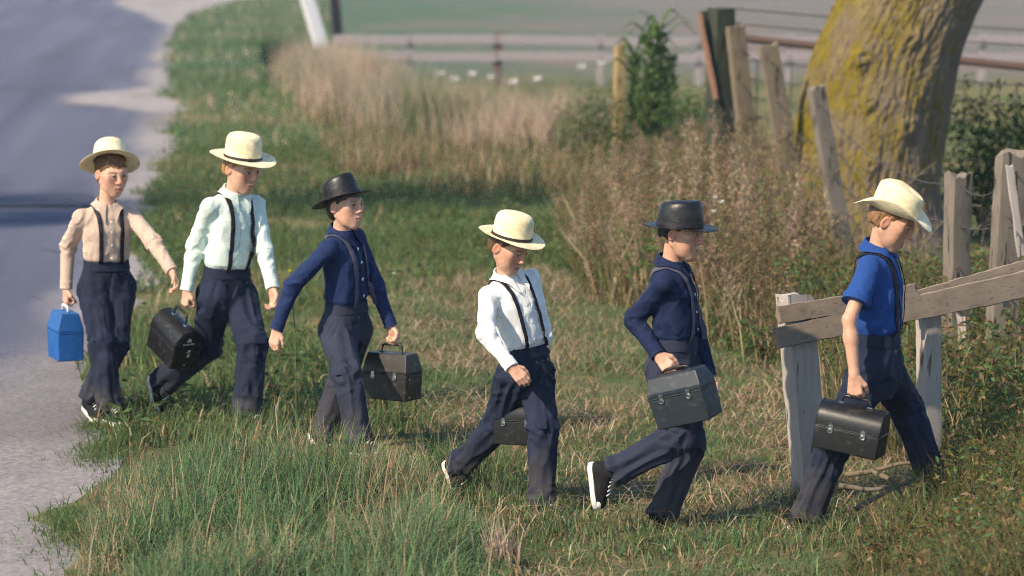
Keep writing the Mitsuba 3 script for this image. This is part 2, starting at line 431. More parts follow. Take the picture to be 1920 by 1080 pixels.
def skin_colors(v, o, R, s, tone, rng):
    q = ((v - o) / s) @ R.T
    c = np.tile(np.array(tone, float), (len(v), 1))
    n = meshkit.fbm(v * 60, 3)[:, None]
    c *= .88 + .24 * n
    ax = np.abs(q[:, 0])
    def blend(w, col):
        nonlocal c
        w = np.clip(w, 0, 1)[:, None]; c = c * (1 - w) + np.array(col) * w
    red = np.array(tone) * [1.04, .72, .70]
    front = q[:, 1] > .04
    blend(front * np.exp(-(((ax - .034) / .02)**2 + ((q[:, 2] + .03) / .022)**2)) * .8, red)
    blend(front * np.exp(-((q[:, 0] / .014)**2 + ((q[:, 2] + .028) / .014)**2)) * .45, red)
    blend((ax > .070) * (q[:, 2] < .03) * (q[:, 2] > -.05) * .5, red)
    lip = (q[:, 1] > .078) * np.exp(-((q[:, 0] / .019)**4 + ((q[:, 2] + .068) / .0105)**4))
    blend(lip * .85, np.array(tone) * [.86, .45, .47])
    blend((q[:, 1] > .078) * (ax < .019) * np.exp(-((q[:, 2] + .068) / .0022)**2) * .8, np.array(tone) * [.35, .18, .18])
    e = np.abs(ax - .0305)
    up_ = np.exp(-((q[:, 2] - (.0084 - e**2 * 18)) / .0026)**4) * (e < .015) * (q[:, 1] > .06)
    blend(up_ * .9, np.array(tone) * [.22, .16, .14])
    blend((np.abs(q[:, 2] - .002) < .012) * (e < .017) * (q[:, 1] > .055) * .30, np.array(tone) * [.62, .50, .47])
    return c, q
def hand(F, w, d, n, t, s, curl, thumb=0.5, spread=.0):
    """w wrist, d towards the knuckles, n out of the palm, t towards the thumb's side; curl: three joint angles in degrees."""
    d = unit(d); n = unit(n - d * (n @ d)); t = unit(t - d * (t @ d) - n * (t @ n))
    k = .005 * s
    xs = (.026, .009, -.009, -.025)
    ln = (.064, .070, .066, .052)
    for i, (x, l) in enumerate(zip(xs, ln)):
        kn = w + s * (d * (.082 - .006 * abs(i - 1.2)) + t * x - n * .002)
        F.cone(w + s * (d * .012 + t * x * .62), kn, .0125 * s, .0098 * s, .008 * s)
        p, ang = kn, 0
        for j, (fr, r0, r1) in enumerate(((.46, .0092, .0082), (.30, .0082, .0075), (.24, .0074, .0060))):
            ang += math.radians(curl[j] * (1 + .08 * (i - 1)))
            dd = d * math.cos(ang) + n * math.sin(ang) + t * spread * (1.5 - i) * .12
            e = p + s * l * fr * unit(dd)
            F.cone(p, e, r0 * s, r1 * s, .0025 * s)
            p = e
    a = w + s * (d * .018 + t * .020 + n * .004)
    b = a + s * .034 * unit(d * .75 + t * .62 + n * .30 * thumb)
    c = b + s * .027 * unit(d * .85 + t * .25 * (1 - thumb) + n * .75 * thumb)
    e = c + s * .022 * unit(d * .75 - t * .2 * thumb + n * .9 * thumb)
    F.cone(a, b, .0145 * s, .0115 * s, .009 * s)
    F.cone(b, c, .0105 * s, .0092 * s, .004 * s)
    F.cone(c, e, .0090 * s, .0065 * s, .003 * s)
def ribbon(F, pts, width, off, thick=.0022, n=60, lift=None):
    """A cloth strip that follows the points along the surface of F."""
    pts = np.array(pts, float)
    s = np.concatenate([[0], np.cumsum(np.linalg.norm(np.diff(pts, axis=0), axis=1))])
    q = np.stack([np.interp(np.linspace(0, s[-1], n), s, pts[:, k]) for k in range(3)], 1)
    q = F.snap(q, off, 8)
    for _ in range(3):
        q[1:-1] = (q[:-2] + 2 * q[1:-1] + q[2:]) / 4
        q = F.snap(q, off, 3)
    g = F.grad(q)
    for _ in range(3): g[1:-1] = (g[:-2] + 2 * g[1:-1] + g[2:]) / 4
    t = np.gradient(q, axis=0); t /= np.linalg.norm(t, axis=1, keepdims=True)
    b = np.cross(t, g); b /= np.linalg.norm(b, axis=1, keepdims=True)
    g = np.cross(b, t)
    w = width / 2
    def row(x, z):
        r = q + b * x + g * z
        dlt = np.clip(off * .7 + z - F.at(r), 0, .01)
        for _ in range(6): dlt[1:-1] = np.maximum(dlt[1:-1], (dlt[:-2] + 2 * dlt[1:-1] + dlt[2:]) / 4) * .5 + (dlt[:-2] + 2 * dlt[1:-1] + dlt[2:]) / 8
        return r + g * dlt[:, None]
    rings = [row(-w, 0), row(-w, thick), row(0, thick * 1.3), row(w, thick), row(w, 0)]
    v = np.stack(rings, 1).reshape(-1, 3)
    return v, grid_faces(n, 5, True)
def shoe(key, ank, fd, ud, s, laces=True):
    """A canvas high-top; ank the ankle, fd towards the toe, ud up the shank."""
    R = frame(fd, ud); L = lambda x, y, z: ank + s * (x * R[0] + y * R[1] + z * R[2])
    o = L(0, .05, -.03)
    F = Field(o - .19 * s, o + .19 * s, .0045)
    F.cone(L(0, -.012, .035), L(0, -.02, -.045), .040 * s, .036 * s, .02, flat=None)
    F.cone(L(0, -.02, -.052), L(0, .07, -.055), .031 * s, .034 * s, .02)
    F.cone(L(0, .0, -.02), L(0, .085, -.05), .034 * s, .026 * s, .02)
    F.cone(L(0, .07, -.058), L(.004, .125, -.062), .034 * s, .026 * s, .02)
    a, u = L(0, 0, -.078), R[2]
    sl = F.F
    ii = np.meshgrid(*F.ax, indexing='ij')
    F.F = np.maximum(F.F, ((a[0] - ii[0]) * u[0] + (a[1] - ii[1]) * u[1] + (a[2] - ii[2]) * u[2]).astype(np.float32))
    put(key, simp(F.mesh()), 'canvas_black', smooth=True)
    yy = [-.058, -.05, -.03, 0, .04, .08, .115, .14, .152, .156]
    hw = [.012, .024, .033, .035, .0365, .041, .039, .030, .018, .006]
    out = [(x, y) for x, y in zip(hw, yy)] + [(-x, y) for x, y in zip(hw[::-1], yy[::-1])]
    out = np.array(out) * s
    v, f = prism(np.column_stack([out[:, 1], out[:, 0]]), .022 * s, .004)
    v = np.asarray(v)
    put(key + '__sole', (ank + v[:, 2:3] * R[0] + v[:, 1:2] * R[1] + (v[:, 0:1] - .080 * s) * R[2], f), 'rubber_white', smooth=40)
    put(key + '__toe_cap', (L(0, .124, -.062) + (sphere(1.0, 2)[0] * [.033 * s, .028 * s, .020 * s]) @ R, sphere(1.0, 2)[1]), 'rubber_white', smooth=True)
    for i, y in enumerate((.012, .030, .048, .066, .084)):
        z = np.interp(y, [.0, .03, .06, .09], [.012, -.004, -.018, -.032])
        pts = [L(x, y + .010 * (x / .02), z - 5.0 * x * x * .9 + .009) for x in np.linspace(-.021, .021, 7)]
        pts = F.snap(np.array(pts), .0025)
        put(key + '__lace', tube(pts, .0032 * s, 6), 'lace_white', smooth=True)
    for sx in (-1, 1):
        pts = F.snap(np.array([L(sx * .036, y, z) for y, z in ((-.03, -.055), (.02, -.05), (.07, -.056), (.1, -.06))]), .001)
    return F
def hat(key, o, R, spec):
    """A lathe-shaped hat: o the centre of the crown's base, R its frame."""
    cw, ch, br = spec['cw'], spec['ch'], spec['br']
    prof = spec.get('prof', [(0, 1.0), (.35, .99), (.62, .95), (.80, .86), (.90, .72), (.95, .52), (.985, .25), (1.0, 0)])
    pa = np.array(prof, float); k_ = np.linspace(0, len(pa) - 1, 26)
    pa = np.column_stack([PchipInterpolator(np.arange(len(pa)), pa[:, i])(k_) for i in (0, 1)])
    prof = [tuple(x) for x in pa]
    out = [(r * cw, z * ch, 0) for r, z in prof]
    nb = 9
    for t in np.linspace(0, 1, nb + 1)[1:]:
        out.append((cw + (br - cw) * t, 0, t))
    th = .0032
    inn = [(br - th * .3, -th * .7, 1), (br - th, -th, .97)] + [(cw + (br - cw) * t, -th, t) for t in np.linspace(1, 0, nb)[1:]]
    inn += [((r * cw) - th, z * ch - th, 0) for r, z in prof[::-1][1:-1]] + [(0, ch - th * 1.5, 0)]
    pr = np.array(out + inn)
    m = 72
    ph = np.arange(m) * 2 * PI / m
    r = pr[:, 0][:, None] * np.ones(m); z = pr[:, 1][:, None] * np.ones(m); t = pr[:, 2][:, None]
    x = r * np.sin(ph) * spec.get('ex', .89); y = r * np.cos(ph)
    brim = spec.get('brim')
    z = z + brim(ph[None], t) * (t > 0)
    if spec.get('dent'):
        x, y, z = spec['dent'](x, y, z, pr[:, 1][:, None] / ch)
    wob = (meshkit.fbm(np.stack([x * 14, y * 14, z * 14], -1), 3, seed=spec.get('seed', 0)) - .5) * .007
    z = z + wob * (.3 + t)
    v = np.stack([x, y, z], -1).reshape(-1, 3)
    al = np.concatenate([[0], np.cumsum(np.linalg.norm(np.diff(pr[:, :2], axis=0), axis=1))])
    uv = np.stack(np.broadcast_arrays(ph[None] / (2 * PI), al[:, None]), -1).reshape(-1, 2)
    put(key, (o + v @ R, grid_faces(len(pr), m, True)[:, ::-1]), spec['mat'], smooth=True, uv=uv)
    if spec.get('band'):
        bh = spec.get('bh', .016)
        rows = []
        for zz, rr in ((.001, .0012), (.002, .0045), (bh * .9, .0040), (bh, .0008)):
            k = np.interp(zz / ch, pa[::-1, 1], pa[::-1, 0]) * cw + rr
            rows.append(np.stack([k * np.sin(ph) * spec.get('ex', .89), k * np.cos(ph), np.full(m, zz) + .0015], -1))
        b = np.stack(rows).reshape(-1, 3)
        put(key + '__hat_band', (o + b @ R, grid_faces(4, m, True)), 'band_black', smooth=40)
        bow = xf(rbox(.030, .006, .018, .002), None, (0, 0, 0))
        if spec.get('bow'):
            a = math.radians(spec['bow']); k = cw + .006
            c = np.array([k * math.sin(a) * .89, k * math.cos(a), bh * .6])
            Rb = np.stack([unit([math.cos(a), -math.sin(a), 0]), unit([math.sin(a), math.cos(a), 0]), [0, 0, 1.0]])
            put(key + '__bow', (o + (xf(bow, Rb, c)[0]) @ R, bow[1]), 'band_black', smooth=40)
def rot(yaw, pitch=0, roll=0):
    """rows right, forward, up of something that faces yaw degrees from +x towards the camera, pitched up and rolled."""
    a, b = math.radians(yaw), math.radians(pitch)
    f = np.array([math.cos(a) * math.cos(b), -math.sin(a) * math.cos(b), math.sin(b)])
    R = frame(f)
    c = math.radians(roll)
    return np.stack([R[0] * math.cos(c) + R[2] * math.sin(c), R[1], R[2] * math.cos(c) - R[0] * math.sin(c)])
REPORT = []
def make_boy(c, label):
    key = new('person')
    tag(key, label, 'person', 'boys walking home in single file')
    rng = np.random.default_rng(c['seed'])
    H, Y = c['H'], c['Y']
    B = rot(c['yaw']); r, f, up = B
    Wp = P(*c['waist'], Y)
    N = P(c['neck'][0], c['neck'][1] + 8, Y + c.get('ly', 0))
    u = unit(N - Wp); TL = np.linalg.norm(N - Wp)
    S = rot(c.get('syaw', c['yaw'])); 
    sr = unit(S[0] - u * (S[0] @ u)); sf = np.cross(u, sr)
    TR = np.stack([sr, sf, u])
    SC = N - u * .045 * H
    sw = c.get('sw', .105) * .90 * H
    RS = SC + sr * sw + u * c.get('rs', 0); LS = SC - sr * sw + u * c.get('ls', 0)
    Hc = Wp - np.array([0, 0, .085 * H]) + f * .0
    RH, LH = Hc + r * .052 * H, Hc - r * .052 * H
    j = {'RS': RS, 'LS': LS, 'RH': RH, 'LH': LH}
    for s_ in 'RL':
        for a_, b_, l_ in (('S', 'E', .175), ('E', 'W', .150), ('H', 'K', .235), ('K', 'A', .235)):
            px, py, sd = c[s_ + b_]
            j[s_ + b_] = reach(j[s_ + a_], px, py, l_ * H, sd)
            REPORT.append((key, s_ + b_, round(float(np.linalg.norm(j[s_ + b_] - j[s_ + a_]) / (l_ * H)), 2), [round(float(x), 2) for x in j[s_ + b_]]))
    tone = c['tone']
    # -- head
    hs = c.get('hs', 1.0) * (H / 1.36)**.5
    ho = P(*c['head'], N[1] + c.get('hy', 0))
    HR = rot(c['hyaw'], c['hpitch'], c.get('hroll', 0))
    LID[0] = c.get('lid', .001)
    (hm, HL, HF) = head(ho, HR, hs, tone, None)
    nb = N - u * .03
    F = Field(np.minimum(nb, ho) - .13, np.maximum(nb, ho) + .13, .004)
    F.cone(HL(0, -.024, -.03), nb, .040 * hs, .041 * hs, .02)
    F.cone(nb, nb - u * .05, .05, .07, .03)
    neck = F.mesh()
    # -- arms and hands
    arms = []
    for s_ in 'RL':
        Sh, E, Wr = j[s_ + 'S'], j[s_ + 'E'], j[s_ + 'W']
        hd = c[s_ + 'hand']
        d = hd['d'](r, f, up, unit(Wr - E)) if callable(hd.get('d')) else unit(Wr - E)
        n = hd['n'][0] * f + hd['n'][1] * r + hd['n'][2] * up
        t = hd['t'][0] * f + hd['t'][1] * r + hd['t'][2] * up
        tip = Wr + d * .17
        F = Field(np.min([Sh, E, Wr, tip], 0) - .08, np.max([Sh, E, Wr, tip], 0) + .08, .0032)
        a = H / 1.4
        fat = 1.0 if c.get('short') else .84
        F.cone(Sh, E, .033 * a * fat, .0275 * a * fat, .015)
        F.cone(E, E + (Wr - E) * .35, .0275 * a * fat, .0295 * a * fat, .015)
        F.cone(E + (Wr - E) * .3, Wr, .0295 * a * fat, .0205 * a, .015)
        F.cone(Wr - d * .01, Wr + d * .03, .019 * a, .017 * a, .015)
        hand(F, Wr, d, n, t, a * .96, hd.get('curl', (25, 35, 25)), hd.get('thumb', .5))
        arms.append(F.mesh())
        j[s_ + 'G'] = Wr + unit(d) * .096 * a + unit(n - d * (n @ d)) * .020 * a
    F = Field(np.min([RH, LH, j['RA'], j['LA'], N], 0) - .2, np.max([RH, LH, N, j['RA'], j['LA']], 0) + .2, .012, far=.1)
    a = H / 1.4
    F.loft(Wp, TR, [-.12 * H, 0, TL * .55, TL * .86, TL * .97], [.09 * a, .08 * a, .10 * a, .085 * a, .04 * a], [.07 * a, .06 * a, .07 * a, .05 * a, .04 * a], [0, 0, .005, 0, -.005], .02)
    for s_ in 'RL':
        F.cone(SC, j[s_ + 'S'], .030 * a, .026 * a, .03)
        F.cone(j[s_ + 'H'], j[s_ + 'K'], .064 * a, .045 * a, .02); F.cone(j[s_ + 'K'], j[s_ + 'A'], .044 * a, .03 * a, .02)
    body = weld_union([hm, neck, *arms, F.mesh()], .00022)
    bv = np.asarray(body[0], float)
    col, q = skin_colors(bv, ho, HR, hs, tone, rng)
    hc = np.array(c['hair'])
    brow = (q[:, 1] > .06) * np.exp(-(((np.abs(q[:, 0]) - .030) / .016)**4 + ((q[:, 2] - .0235 + .10 * np.abs(np.abs(q[:, 0]) - .028)) / .0042)**2))
    w = np.clip(brow * .8, 0, 1)[:, None]
    col = col * (1 - w) + hc * w
    put(key + '__body', (bv, body[1]), 'skin', smooth=True, color=col)
    # -- eyes
    for sx in (-1, 1):
        sv, sf_ = sphere(.0136 * hs, 2)
        e = HL(sx * .0300, .0700, .0022); g = unit(c.get('gaze', 0) * HR[0] * .3 + HR[1] - HR[2] * .12)
        ca = (sv / np.linalg.norm(sv, axis=1, keepdims=True)) @ g
        cc = np.where(ca[:, None] > .90, [[.01, .008, .006]], np.where(ca[:, None] > .80, [[.07, .04, .02]], [[.46, .42, .40]]))
        put(key + '__eye', (e + sv, sf_), 'eye_mat', smooth=True, color=cc)
    # -- hair
    F = Field(ho - .16 * hs, ho + .16 * hs, .003)
    F.ell(HL(0, -.016, .033), np.array([.0765, .0935, .088]) * hs, HR, .01)
    F.ell(HL(0, -.045, -.02), np.array([.066, .053, .068]) * hs, HR, .02)
    X = np.stack(np.meshgrid(*F.ax, indexing='ij'), -1)
    L = ((X - ho) / hs) @ HR.T
    ax = np.abs(L[..., 0]); fr = c.get('fringe', .052)
    low = np.where(L[..., 1] > .045, fr + .25 * np.clip(ax - .03, 0, .1) * -1, 0)
    low = np.interp(L[..., 1], [-.12, -.05, -.022, .0, .018, .034, .05, .1], [c.get('nape', -.075), c.get('nape', -.075), -.03, .016, -.004, .022, fr, fr]) 
    n3 = NZ(np.stack([L[..., 0] * 150, L[..., 1] * 150, L[..., 2] * 22], -1), 3) - .5
    low = low + n3 * .024 + (NZ(np.stack([L[..., 0] * 45, L[..., 1] * 45, L[..., 2] * 6], -1), 4) - .5) * .022
    F.F = np.maximum(F.F + (n3 * .006).astype(np.float32), ((low - L[..., 2]) * hs * .8).astype(np.float32))
    F.F = np.maximum(F.F, ((L[..., 2] - .112) * hs).astype(np.float32))
    hp = c['hat']; KR = rot(hp.get('yaw', c['hyaw']), hp['pitch'], hp.get('roll', 0))
    Q = (X - HL(*hp.get('at', (0, -.010, .050)))) @ KR.T
    rad_h = np.hypot(Q[..., 0] / hp.get('ex', .89), Q[..., 1])
    F.F = np.maximum(F.F, np.minimum(Q[..., 2] - .001, rad_h - (hp['cw'] - .010)).astype(np.float32))
    F.F = np.maximum(F.F, (Q[..., 2] - .045).astype(np.float32))
    hv, hf = simp(F.mesh(), .0004)
    hl = ((hv - ho) / hs) @ HR.T
    st = NZ(np.stack([hl[:, 0] * 210, hl[:, 1] * 210, hl[:, 2] * 25], -1), 5)
    put(key + '__hair', (hv, hf), 'hair_mat', smooth=True, color=hc * (.30 + 1.4 * st[:, None]))
    # -- hat
    hp = c['hat']
    KR = rot(hp.get('yaw', c['hyaw']), hp['pitch'], hp.get('roll', 0))
    hat(key + '__hat', HL(*hp.get('at', (0, -.010, .050))), KR, hp)
    # -- shirt
    a = H / 1.4
    lo = np.min([Wp, N, RS, LS, j['RE'], j['LE'], j['RW'], j['LW']], 0) - .13
    hi = np.max([Wp, N, RS, LS, j['RE'], j['LE'], j['RW'], j['LW']], 0) + .13
    F = Field(lo, hi, .0052)
    zs = np.array([-.05 * H, 0.004, .016 * H, .12 * TL, .35 * TL, .62 * TL, .82 * TL, .93 * TL, 1.0 * TL])
    bw = c.get('bulk', 1.0)
    F.loft(Wp, TR, zs, np.array([.098, .102, .112, .122, .121, .128, .116, .080, .054]) * a * bw, np.array([.070, .074, .084, .093, .093, .094, .080, .062, .050]) * a * bw,
           np.array([.004, .004, .006, .008, .010, .008, .0, -.004, .0]), .02)
    for s_ in 'RL':
        Sh, E, Wr = j[s_ + 'S'], j[s_ + 'E'], j[s_ + 'W']
        F.cone(N - u * .026 * H, Sh - u * .006, .038 * a, .038 * a, .03)
        el = E + unit(E - (Sh + Wr) / 2) * .004
        if c.get('short'):
            e2 = Sh + (E - Sh) * .66
            F.cone(Sh, e2, .044 * a, .053 * a, .022, flat=0.0)
        else:
            F.cone(Sh, el, .0425 * a, .040 * a, .022)
            F.cone(el, Wr - (Wr - E) * .02, .040 * a, .032 * a, .02, flat=.0)
    sd = c['seed'] * 7
    def wr(p):
        q = (p - Wp) @ TR.T
        wz = meshkit.fbm(p * 7, 2, seed=sd)[:, None]
        qq = q * [16, 16, 11] + wz * 3.0 + (q[:, 0:1] * 10 * np.sign(q[:, 0:1])) * [0, 0, 1]
        w = ((ridge(qq * .8, sd + 1) - .45) * .0100 + (ridge(qq * 1.9, sd + 2) - .45) * .0034)
        for s_ in 'RL':
            Sh, E, Wr = j[s_ + 'S'], j[s_ + 'E'], j[s_ + 'W']
            for A_, B_, k0 in ((Sh, E, 0), (E, Wr, 1)):
                dd = B_ - A_; t = ((p - A_) @ dd) / (dd @ dd)
                near = (np.linalg.norm(p - A_ - np.clip(t, 0, 1)[:, None] * dd, axis=1) < .07) & (t > .1) & (t < 1.05)
                g = np.exp(-((t - (1 if k0 == 0 else 0)) / .4)**2)
                rr = p - A_ - np.clip(t, 0, 1)[:, None] * dd
                Rl = frame(dd, sf); ang_ = np.arctan2(rr @ Rl[0], rr @ Rl[2])
                x = np.stack([np.cos(ang_) * .9, np.sin(ang_) * .9, t * (3.6 if k0 == 0 else 4.4) + np.cos(ang_ + 1.3 * k0) * .55], 1)
                w = np.where(near, w * .35 + (ridge(x * 1.25 + sd, sd + 3) - .42) * .013 * (.35 + .85 * g), w)
        wb = np.exp(-((q[:, 2] - .02) / .06)**2)
        ang = np.arctan2(q[:, 1], q[:, 0])
        return (w + wb * .0026 * np.sin(ang * 13 + wz[:, 0] * 9)) * np.clip((q[:, 2] - .006) / .04, 0, 1)
    F.wrinkle(wr)
    SF = F
    shirt = key + '__shirt'
    put(shirt, simp(F.mesh()), c['shirt'], smooth=True)
    # cuffs
    for s_ in 'RL':
        E, Wr = j[s_ + 'E'], j[s_ + 'W']; Sh = j[s_ + 'S']
        if c.get('short'):
            e2 = Sh + (E - Sh) * .66; d = unit(E - Sh); p0, p1, r0 = e2 - d * .030, e2 + d * .004, .0585 * a
        else:
            d = unit(Wr - E); p0, p1, r0 = Wr - d * .042, Wr + d * .004, .0335 * a
        ts = np.linspace(0, 1, 8)
        pts = [p0 + (p1 - p0) * t for t in ts] + [p1 - d * .003, p1 - d * .02]
        rad = [r0 * .96] + [r0 * (1.03 + .02 * math.sin(t * 7)) for t in ts[1:]] + [r0 * .9, r0 * .72]
        cv, cf = tube(pts, rad, 28, caps=False)
        cv = cv + (meshkit.noise(cv * 40, sd)[:, None] - .5) * .006
        put(shirt + '__cuff', (cv, cf), c['shirt'], smooth=50)
    # collar
    nphi, ns = 72, 9
    ph = np.radians(np.linspace(16, 344, nphi)); rows = []
    nax = unit(HL(0, -.026, -.05) - nb); cr = unit(sr - nax * (sr @ nax)); cf_ = np.cross(nax, cr)
    rn = .052 * a
    for tt in np.linspace(0, 1, ns):
        tip = np.exp(-(((np.minimum(ph, 2 * PI - ph)) - .28) / .30)**2)
        drop = (.044 + .052 * tip) * tt * a
        rad = rn + .004 + (.020 + .022 * tip) * tt * a
        base = N + nax * (.026 * a) 
        fr = np.cos(ph)
        p = base + rad[:, None] * (np.sin(ph)[:, None] * cr + np.cos(ph)[:, None] * cf_) * 1.0 + nax * (-drop - .014 * a * np.clip(fr, 0, 1) + .012 * a * np.clip(-fr, 0, 1))[:, None]
        o_ = SF.at(p); g = SF.grad(p)
        p = p + g * np.clip(.006 + .009 * tt - o_, 0, .05)[:, None]
        p = p + SF.grad(p) * np.clip(.006 + .009 * tt - SF.at(p), 0, .03)[:, None]
        rows.append(p)
    out = np.array(rows)
    inn = out - (np.sin(ph)[None, :, None] * cr + np.cos(ph)[None, :, None] * cf_) * .0035
    st = np.array([N + nax * (-.008 * a) + (rn - .002) * (np.sin(x) * cr + np.cos(x) * cf_) - nax * .012 * a * max(0, math.cos(x)) for x in ph])[None]
    allr = np.vstack([st, inn[:1], out, inn[::-1][:-1]])
    put(shirt + '__collar', (allr.reshape(-1, 3), grid_faces(len(allr), nphi)), c['shirt'], smooth=60)
    # placket and buttons
    fl = lambda z, x=0.0, fy=.14: Wp + TR[2] * z + TR[0] * x + TR[1] * fy
    pk = ribbon(SF, [fl(z) for z in np.linspace(.01, TL * .93, 8)], .026, .0022, .0012, 40)
    put(shirt + '__placket', pk, c['shirt'], smooth=True)
    for k in range(4):
        z = TL * (.12 + .225 * k) + .012
        p = SF.snap(fl(z)[None], .0048)[0]; g = SF.grad(p[None])[0]
        put(shirt + '__button', xf(disc(.0062 * c.get('bt', 1), .003), np.stack([g, *frame(g, TR[0])[[0, 2]]]), p), c.get('button', 'button_white'), smooth=40)
    # -- suspenders
    wd = c.get('swid', .021)
    for sx in (1, -1):
        x0, x1 = .062 * a * sx, .060 * a * sx
        pts = [fl(-.004, x0, .12), fl(TL * .3, x0, .13), fl(TL * .62, x1 * 1.02, .12), fl(TL * .83, x1 * 1.06, .10), fl(TL * .93, x1 * 1.1, .045), fl(TL * .97, x1 * 1.1, .0), fl(TL * .93, x1 * 1.02, -.05),
               fl(TL * .8, x1 * .85, -.11), fl(TL * .5, x1 * .5, -.13), fl(TL * .2, x1 * .55, -.12), fl(-.004, x0 * .8, -.11)]
        put(key + '__suspender_strap', ribbon(SF, pts, wd, .0062, .0030, 90), c.get('strap', 'strap_black'), smooth=True)
    # -- trousers
    ks = [j[x] for x in ('RH', 'LH', 'RK', 'LK', 'RA', 'LA')] + [Wp]
    F = Field(np.min(ks, 0) - .13, np.max(ks, 0) + .13, .0055)
    PR = np.stack([r, f, up])
    tilt = unit(up * .6 + u * .4); PR = np.stack([unit(r - tilt * (r @ tilt)), np.cross(tilt, unit(r - tilt * (r @ tilt))), tilt])
    F.loft(Wp, PR, [-.175 * H, -.13 * H, -.08 * H, -.03 * H, .0, .016 * H], np.array([.075, .120, .134, .126, .1175, .1165]) * a, np.array([.062, .100, .108, .097, .0885, .0875]) * a,
           np.array([-.0, -.006, -.008, -.002, .004, .005]), .02)
    for s_ in 'RL':
        Hh, K, A = j[s_ + 'H'], j[s_ + 'K'], j[s_ + 'A']
        sh = unit(A - K)
        F.cone(Hh - up * .01, K, .083 * a, .064 * a * c.get('leg', 1), .022)
        F.cone(K, A + sh * c.get('hem', .018) * a, .064 * a * c.get('leg', 1), .062 * a * c.get('leg', 1), .02, flat=.002)
    def wt(p):
        wz = meshkit.fbm(p * 6, 2, seed=sd + 5)
        w = np.zeros(len(p)); best = np.full(len(p), 9.0)
        for s_ in 'RL':
            Hh, K, A = j[s_ + 'H'], j[s_ + 'K'], j[s_ + 'A']
            for A_, B_, lo_ in ((Hh, K, 0), (K, A, 1)):
                dd = B_ - A_; L_ = np.linalg.norm(dd); t = ((p - A_) @ dd) / (dd @ dd)
                rr = p - A_ - np.clip(t, 0, 1)[:, None] * dd
                dist = np.linalg.norm(rr, axis=1)
                Rl = frame(dd, f); e1, e2 = Rl[0], Rl[2]
                ang = np.arctan2(rr @ e1, rr @ e2)
                x = np.stack([np.cos(ang) * 2.1, np.sin(ang) * 2.1, t * (1.6 if lo_ else 1.4)], 1) + wz[:, None] * [.6, .6, 1.5]
                ww = (ridge(x, sd + 11 + lo_) - .42) * .021
                g = np.exp(-(((t - 1) if lo_ == 0 else t) / .33)**2) 
                ww += g * (ridge(np.stack([np.cos(ang), np.sin(ang), t * 5 + wz * 3], 1) * 1.3, sd + 13) - .42) * .020
                if lo_: ww += np.exp(-((t - 1) / .22)**2) * (ridge(np.stack([np.cos(ang), np.sin(ang), t * 6 + wz * 2], 1) * 1.2, sd + 15) - .42) * .020
                if not lo_: ww += np.exp(-((t - .15) / .25)**2) * (ridge(np.stack([np.cos(ang) * .8, np.sin(ang) * .8, t * 5 + np.cos(ang) * 1.2], 1) * 1.2, sd + 17) - .42) * .018
                m = dist < best
                w = np.where(m, ww, w); best = np.minimum(best, dist)
        q = p - Wp
        w *= np.clip((-(q @ PR[2]) - .02) / .06, 0.1, 1)
        return w
    F.wrinkle(wt)
    tr = key + '__trousers'
    put(tr, simp(F.mesh()), c.get('denim', 'denim'), smooth=True)
    ang = np.linspace(0, 2 * PI, 97)[:-1]
    rows = []
    for z, o_ in ((-.020 * H, .0005), (-.0195 * H, .0035), (.0, .004), (.0165 * H, .0035), (.017 * H, -.004)):
        aa = np.interp(z, [-.03 * H, 0, .016 * H], np.array([.126, .1175, .1165]) * a) + o_; bb = np.interp(z, [-.03 * H, 0, .016 * H], np.array([.097, .0885, .0875]) * a) + o_
        cs, sn = np.cos(ang), np.sin(ang); k = (np.abs(cs)**2.4 + np.abs(sn)**2.4)**(-1 / 2.4)
        rows.append(Wp + PR[2] * z + (aa * k * cs)[:, None] * PR[0] + (bb * k * sn + .004)[:, None] * PR[1])
    put(tr + '__waistband', (np.vstack(rows), grid_faces(5, 96, True)), c.get('denim', 'denim'), smooth=40)
    for x, z in ((.062, -.034), (.018, -.034), (-.018, -.034), (-.062, -.034)):
        p = F.snap((Wp + PR[2] * (z * H / 1.0) + PR[0] * x * a + PR[1] * .13)[None], .002)[0]; g = F.grad(p[None])[0]
        put(tr + '__button', xf(disc(.0085, .0035), np.stack([g, *frame(g, PR[0])[[0, 2]]]), p), 'button_dark', smooth=40)
    pk = ribbon(F, [Wp + PR[0] * .078 * a + PR[2] * z + PR[1] * (.13) for z in np.linspace(-.024 * H, -.10 * H, 4)] + [Wp + PR[0] * .112 * a + PR[2] * (-.115 * H) + PR[1] * .06], .010, .0018, .0012, 24)
    put(tr + '__pocket_welt', pk, c.get('denim', 'denim'), smooth=True)
    # -- shoes
    for s_ in 'RL':
        K, A = j[s_ + 'K'], j[s_ + 'A']
        yw, pt = c[s_ + 'foot']
        fR = rot(yw, pt)
        shoe(key + '__shoe' if s_ == 'R' else key + '__shoe_001', A - (0 if s_ == 'R' else 0) * up, fR[1], fR[2], H / 1.4)
    j['B'] = B; j['Wp'] = Wp
    return key, j
# ------------------------------------------------------------------ the six boys
LIGHT, WARM = (.60, .345, .245), (.54, .30, .205)
fore = lambda k: (lambda r, f, up, d: unit(d * k - up * (1 - k)))
grip = dict(curl=(62, 80, 60), thumb=.9)
straw_brim = lambda ph, t: -.012 * np.cos(ph) * t**2 + .016 * np.sin(ph)**2 * t**1.5
flat_brim = lambda ph, t: .010 * np.sin(ph)**2 * t**1.5 - .006 * t**2
cow_brim = lambda ph, t: .050 * np.sin(ph)**2 * t**1.3 - .030 * np.cos(ph)**2 * t**2
def pinch(x, y, z, k):
    """the creased, pinched crown of the soft straw hat"""
    w = np.clip((k - .55) / .45, 0, 1)
    x = x * (1 - .16 * w * np.clip(y / .1, 0, 1))
    z = z - .030 * w * np.clip(y / .1, -.2, 1) - .020 * np.exp(-(x / .022)**2) * np.clip((k - .8) / .2, 0, 1)
    return x, y, z
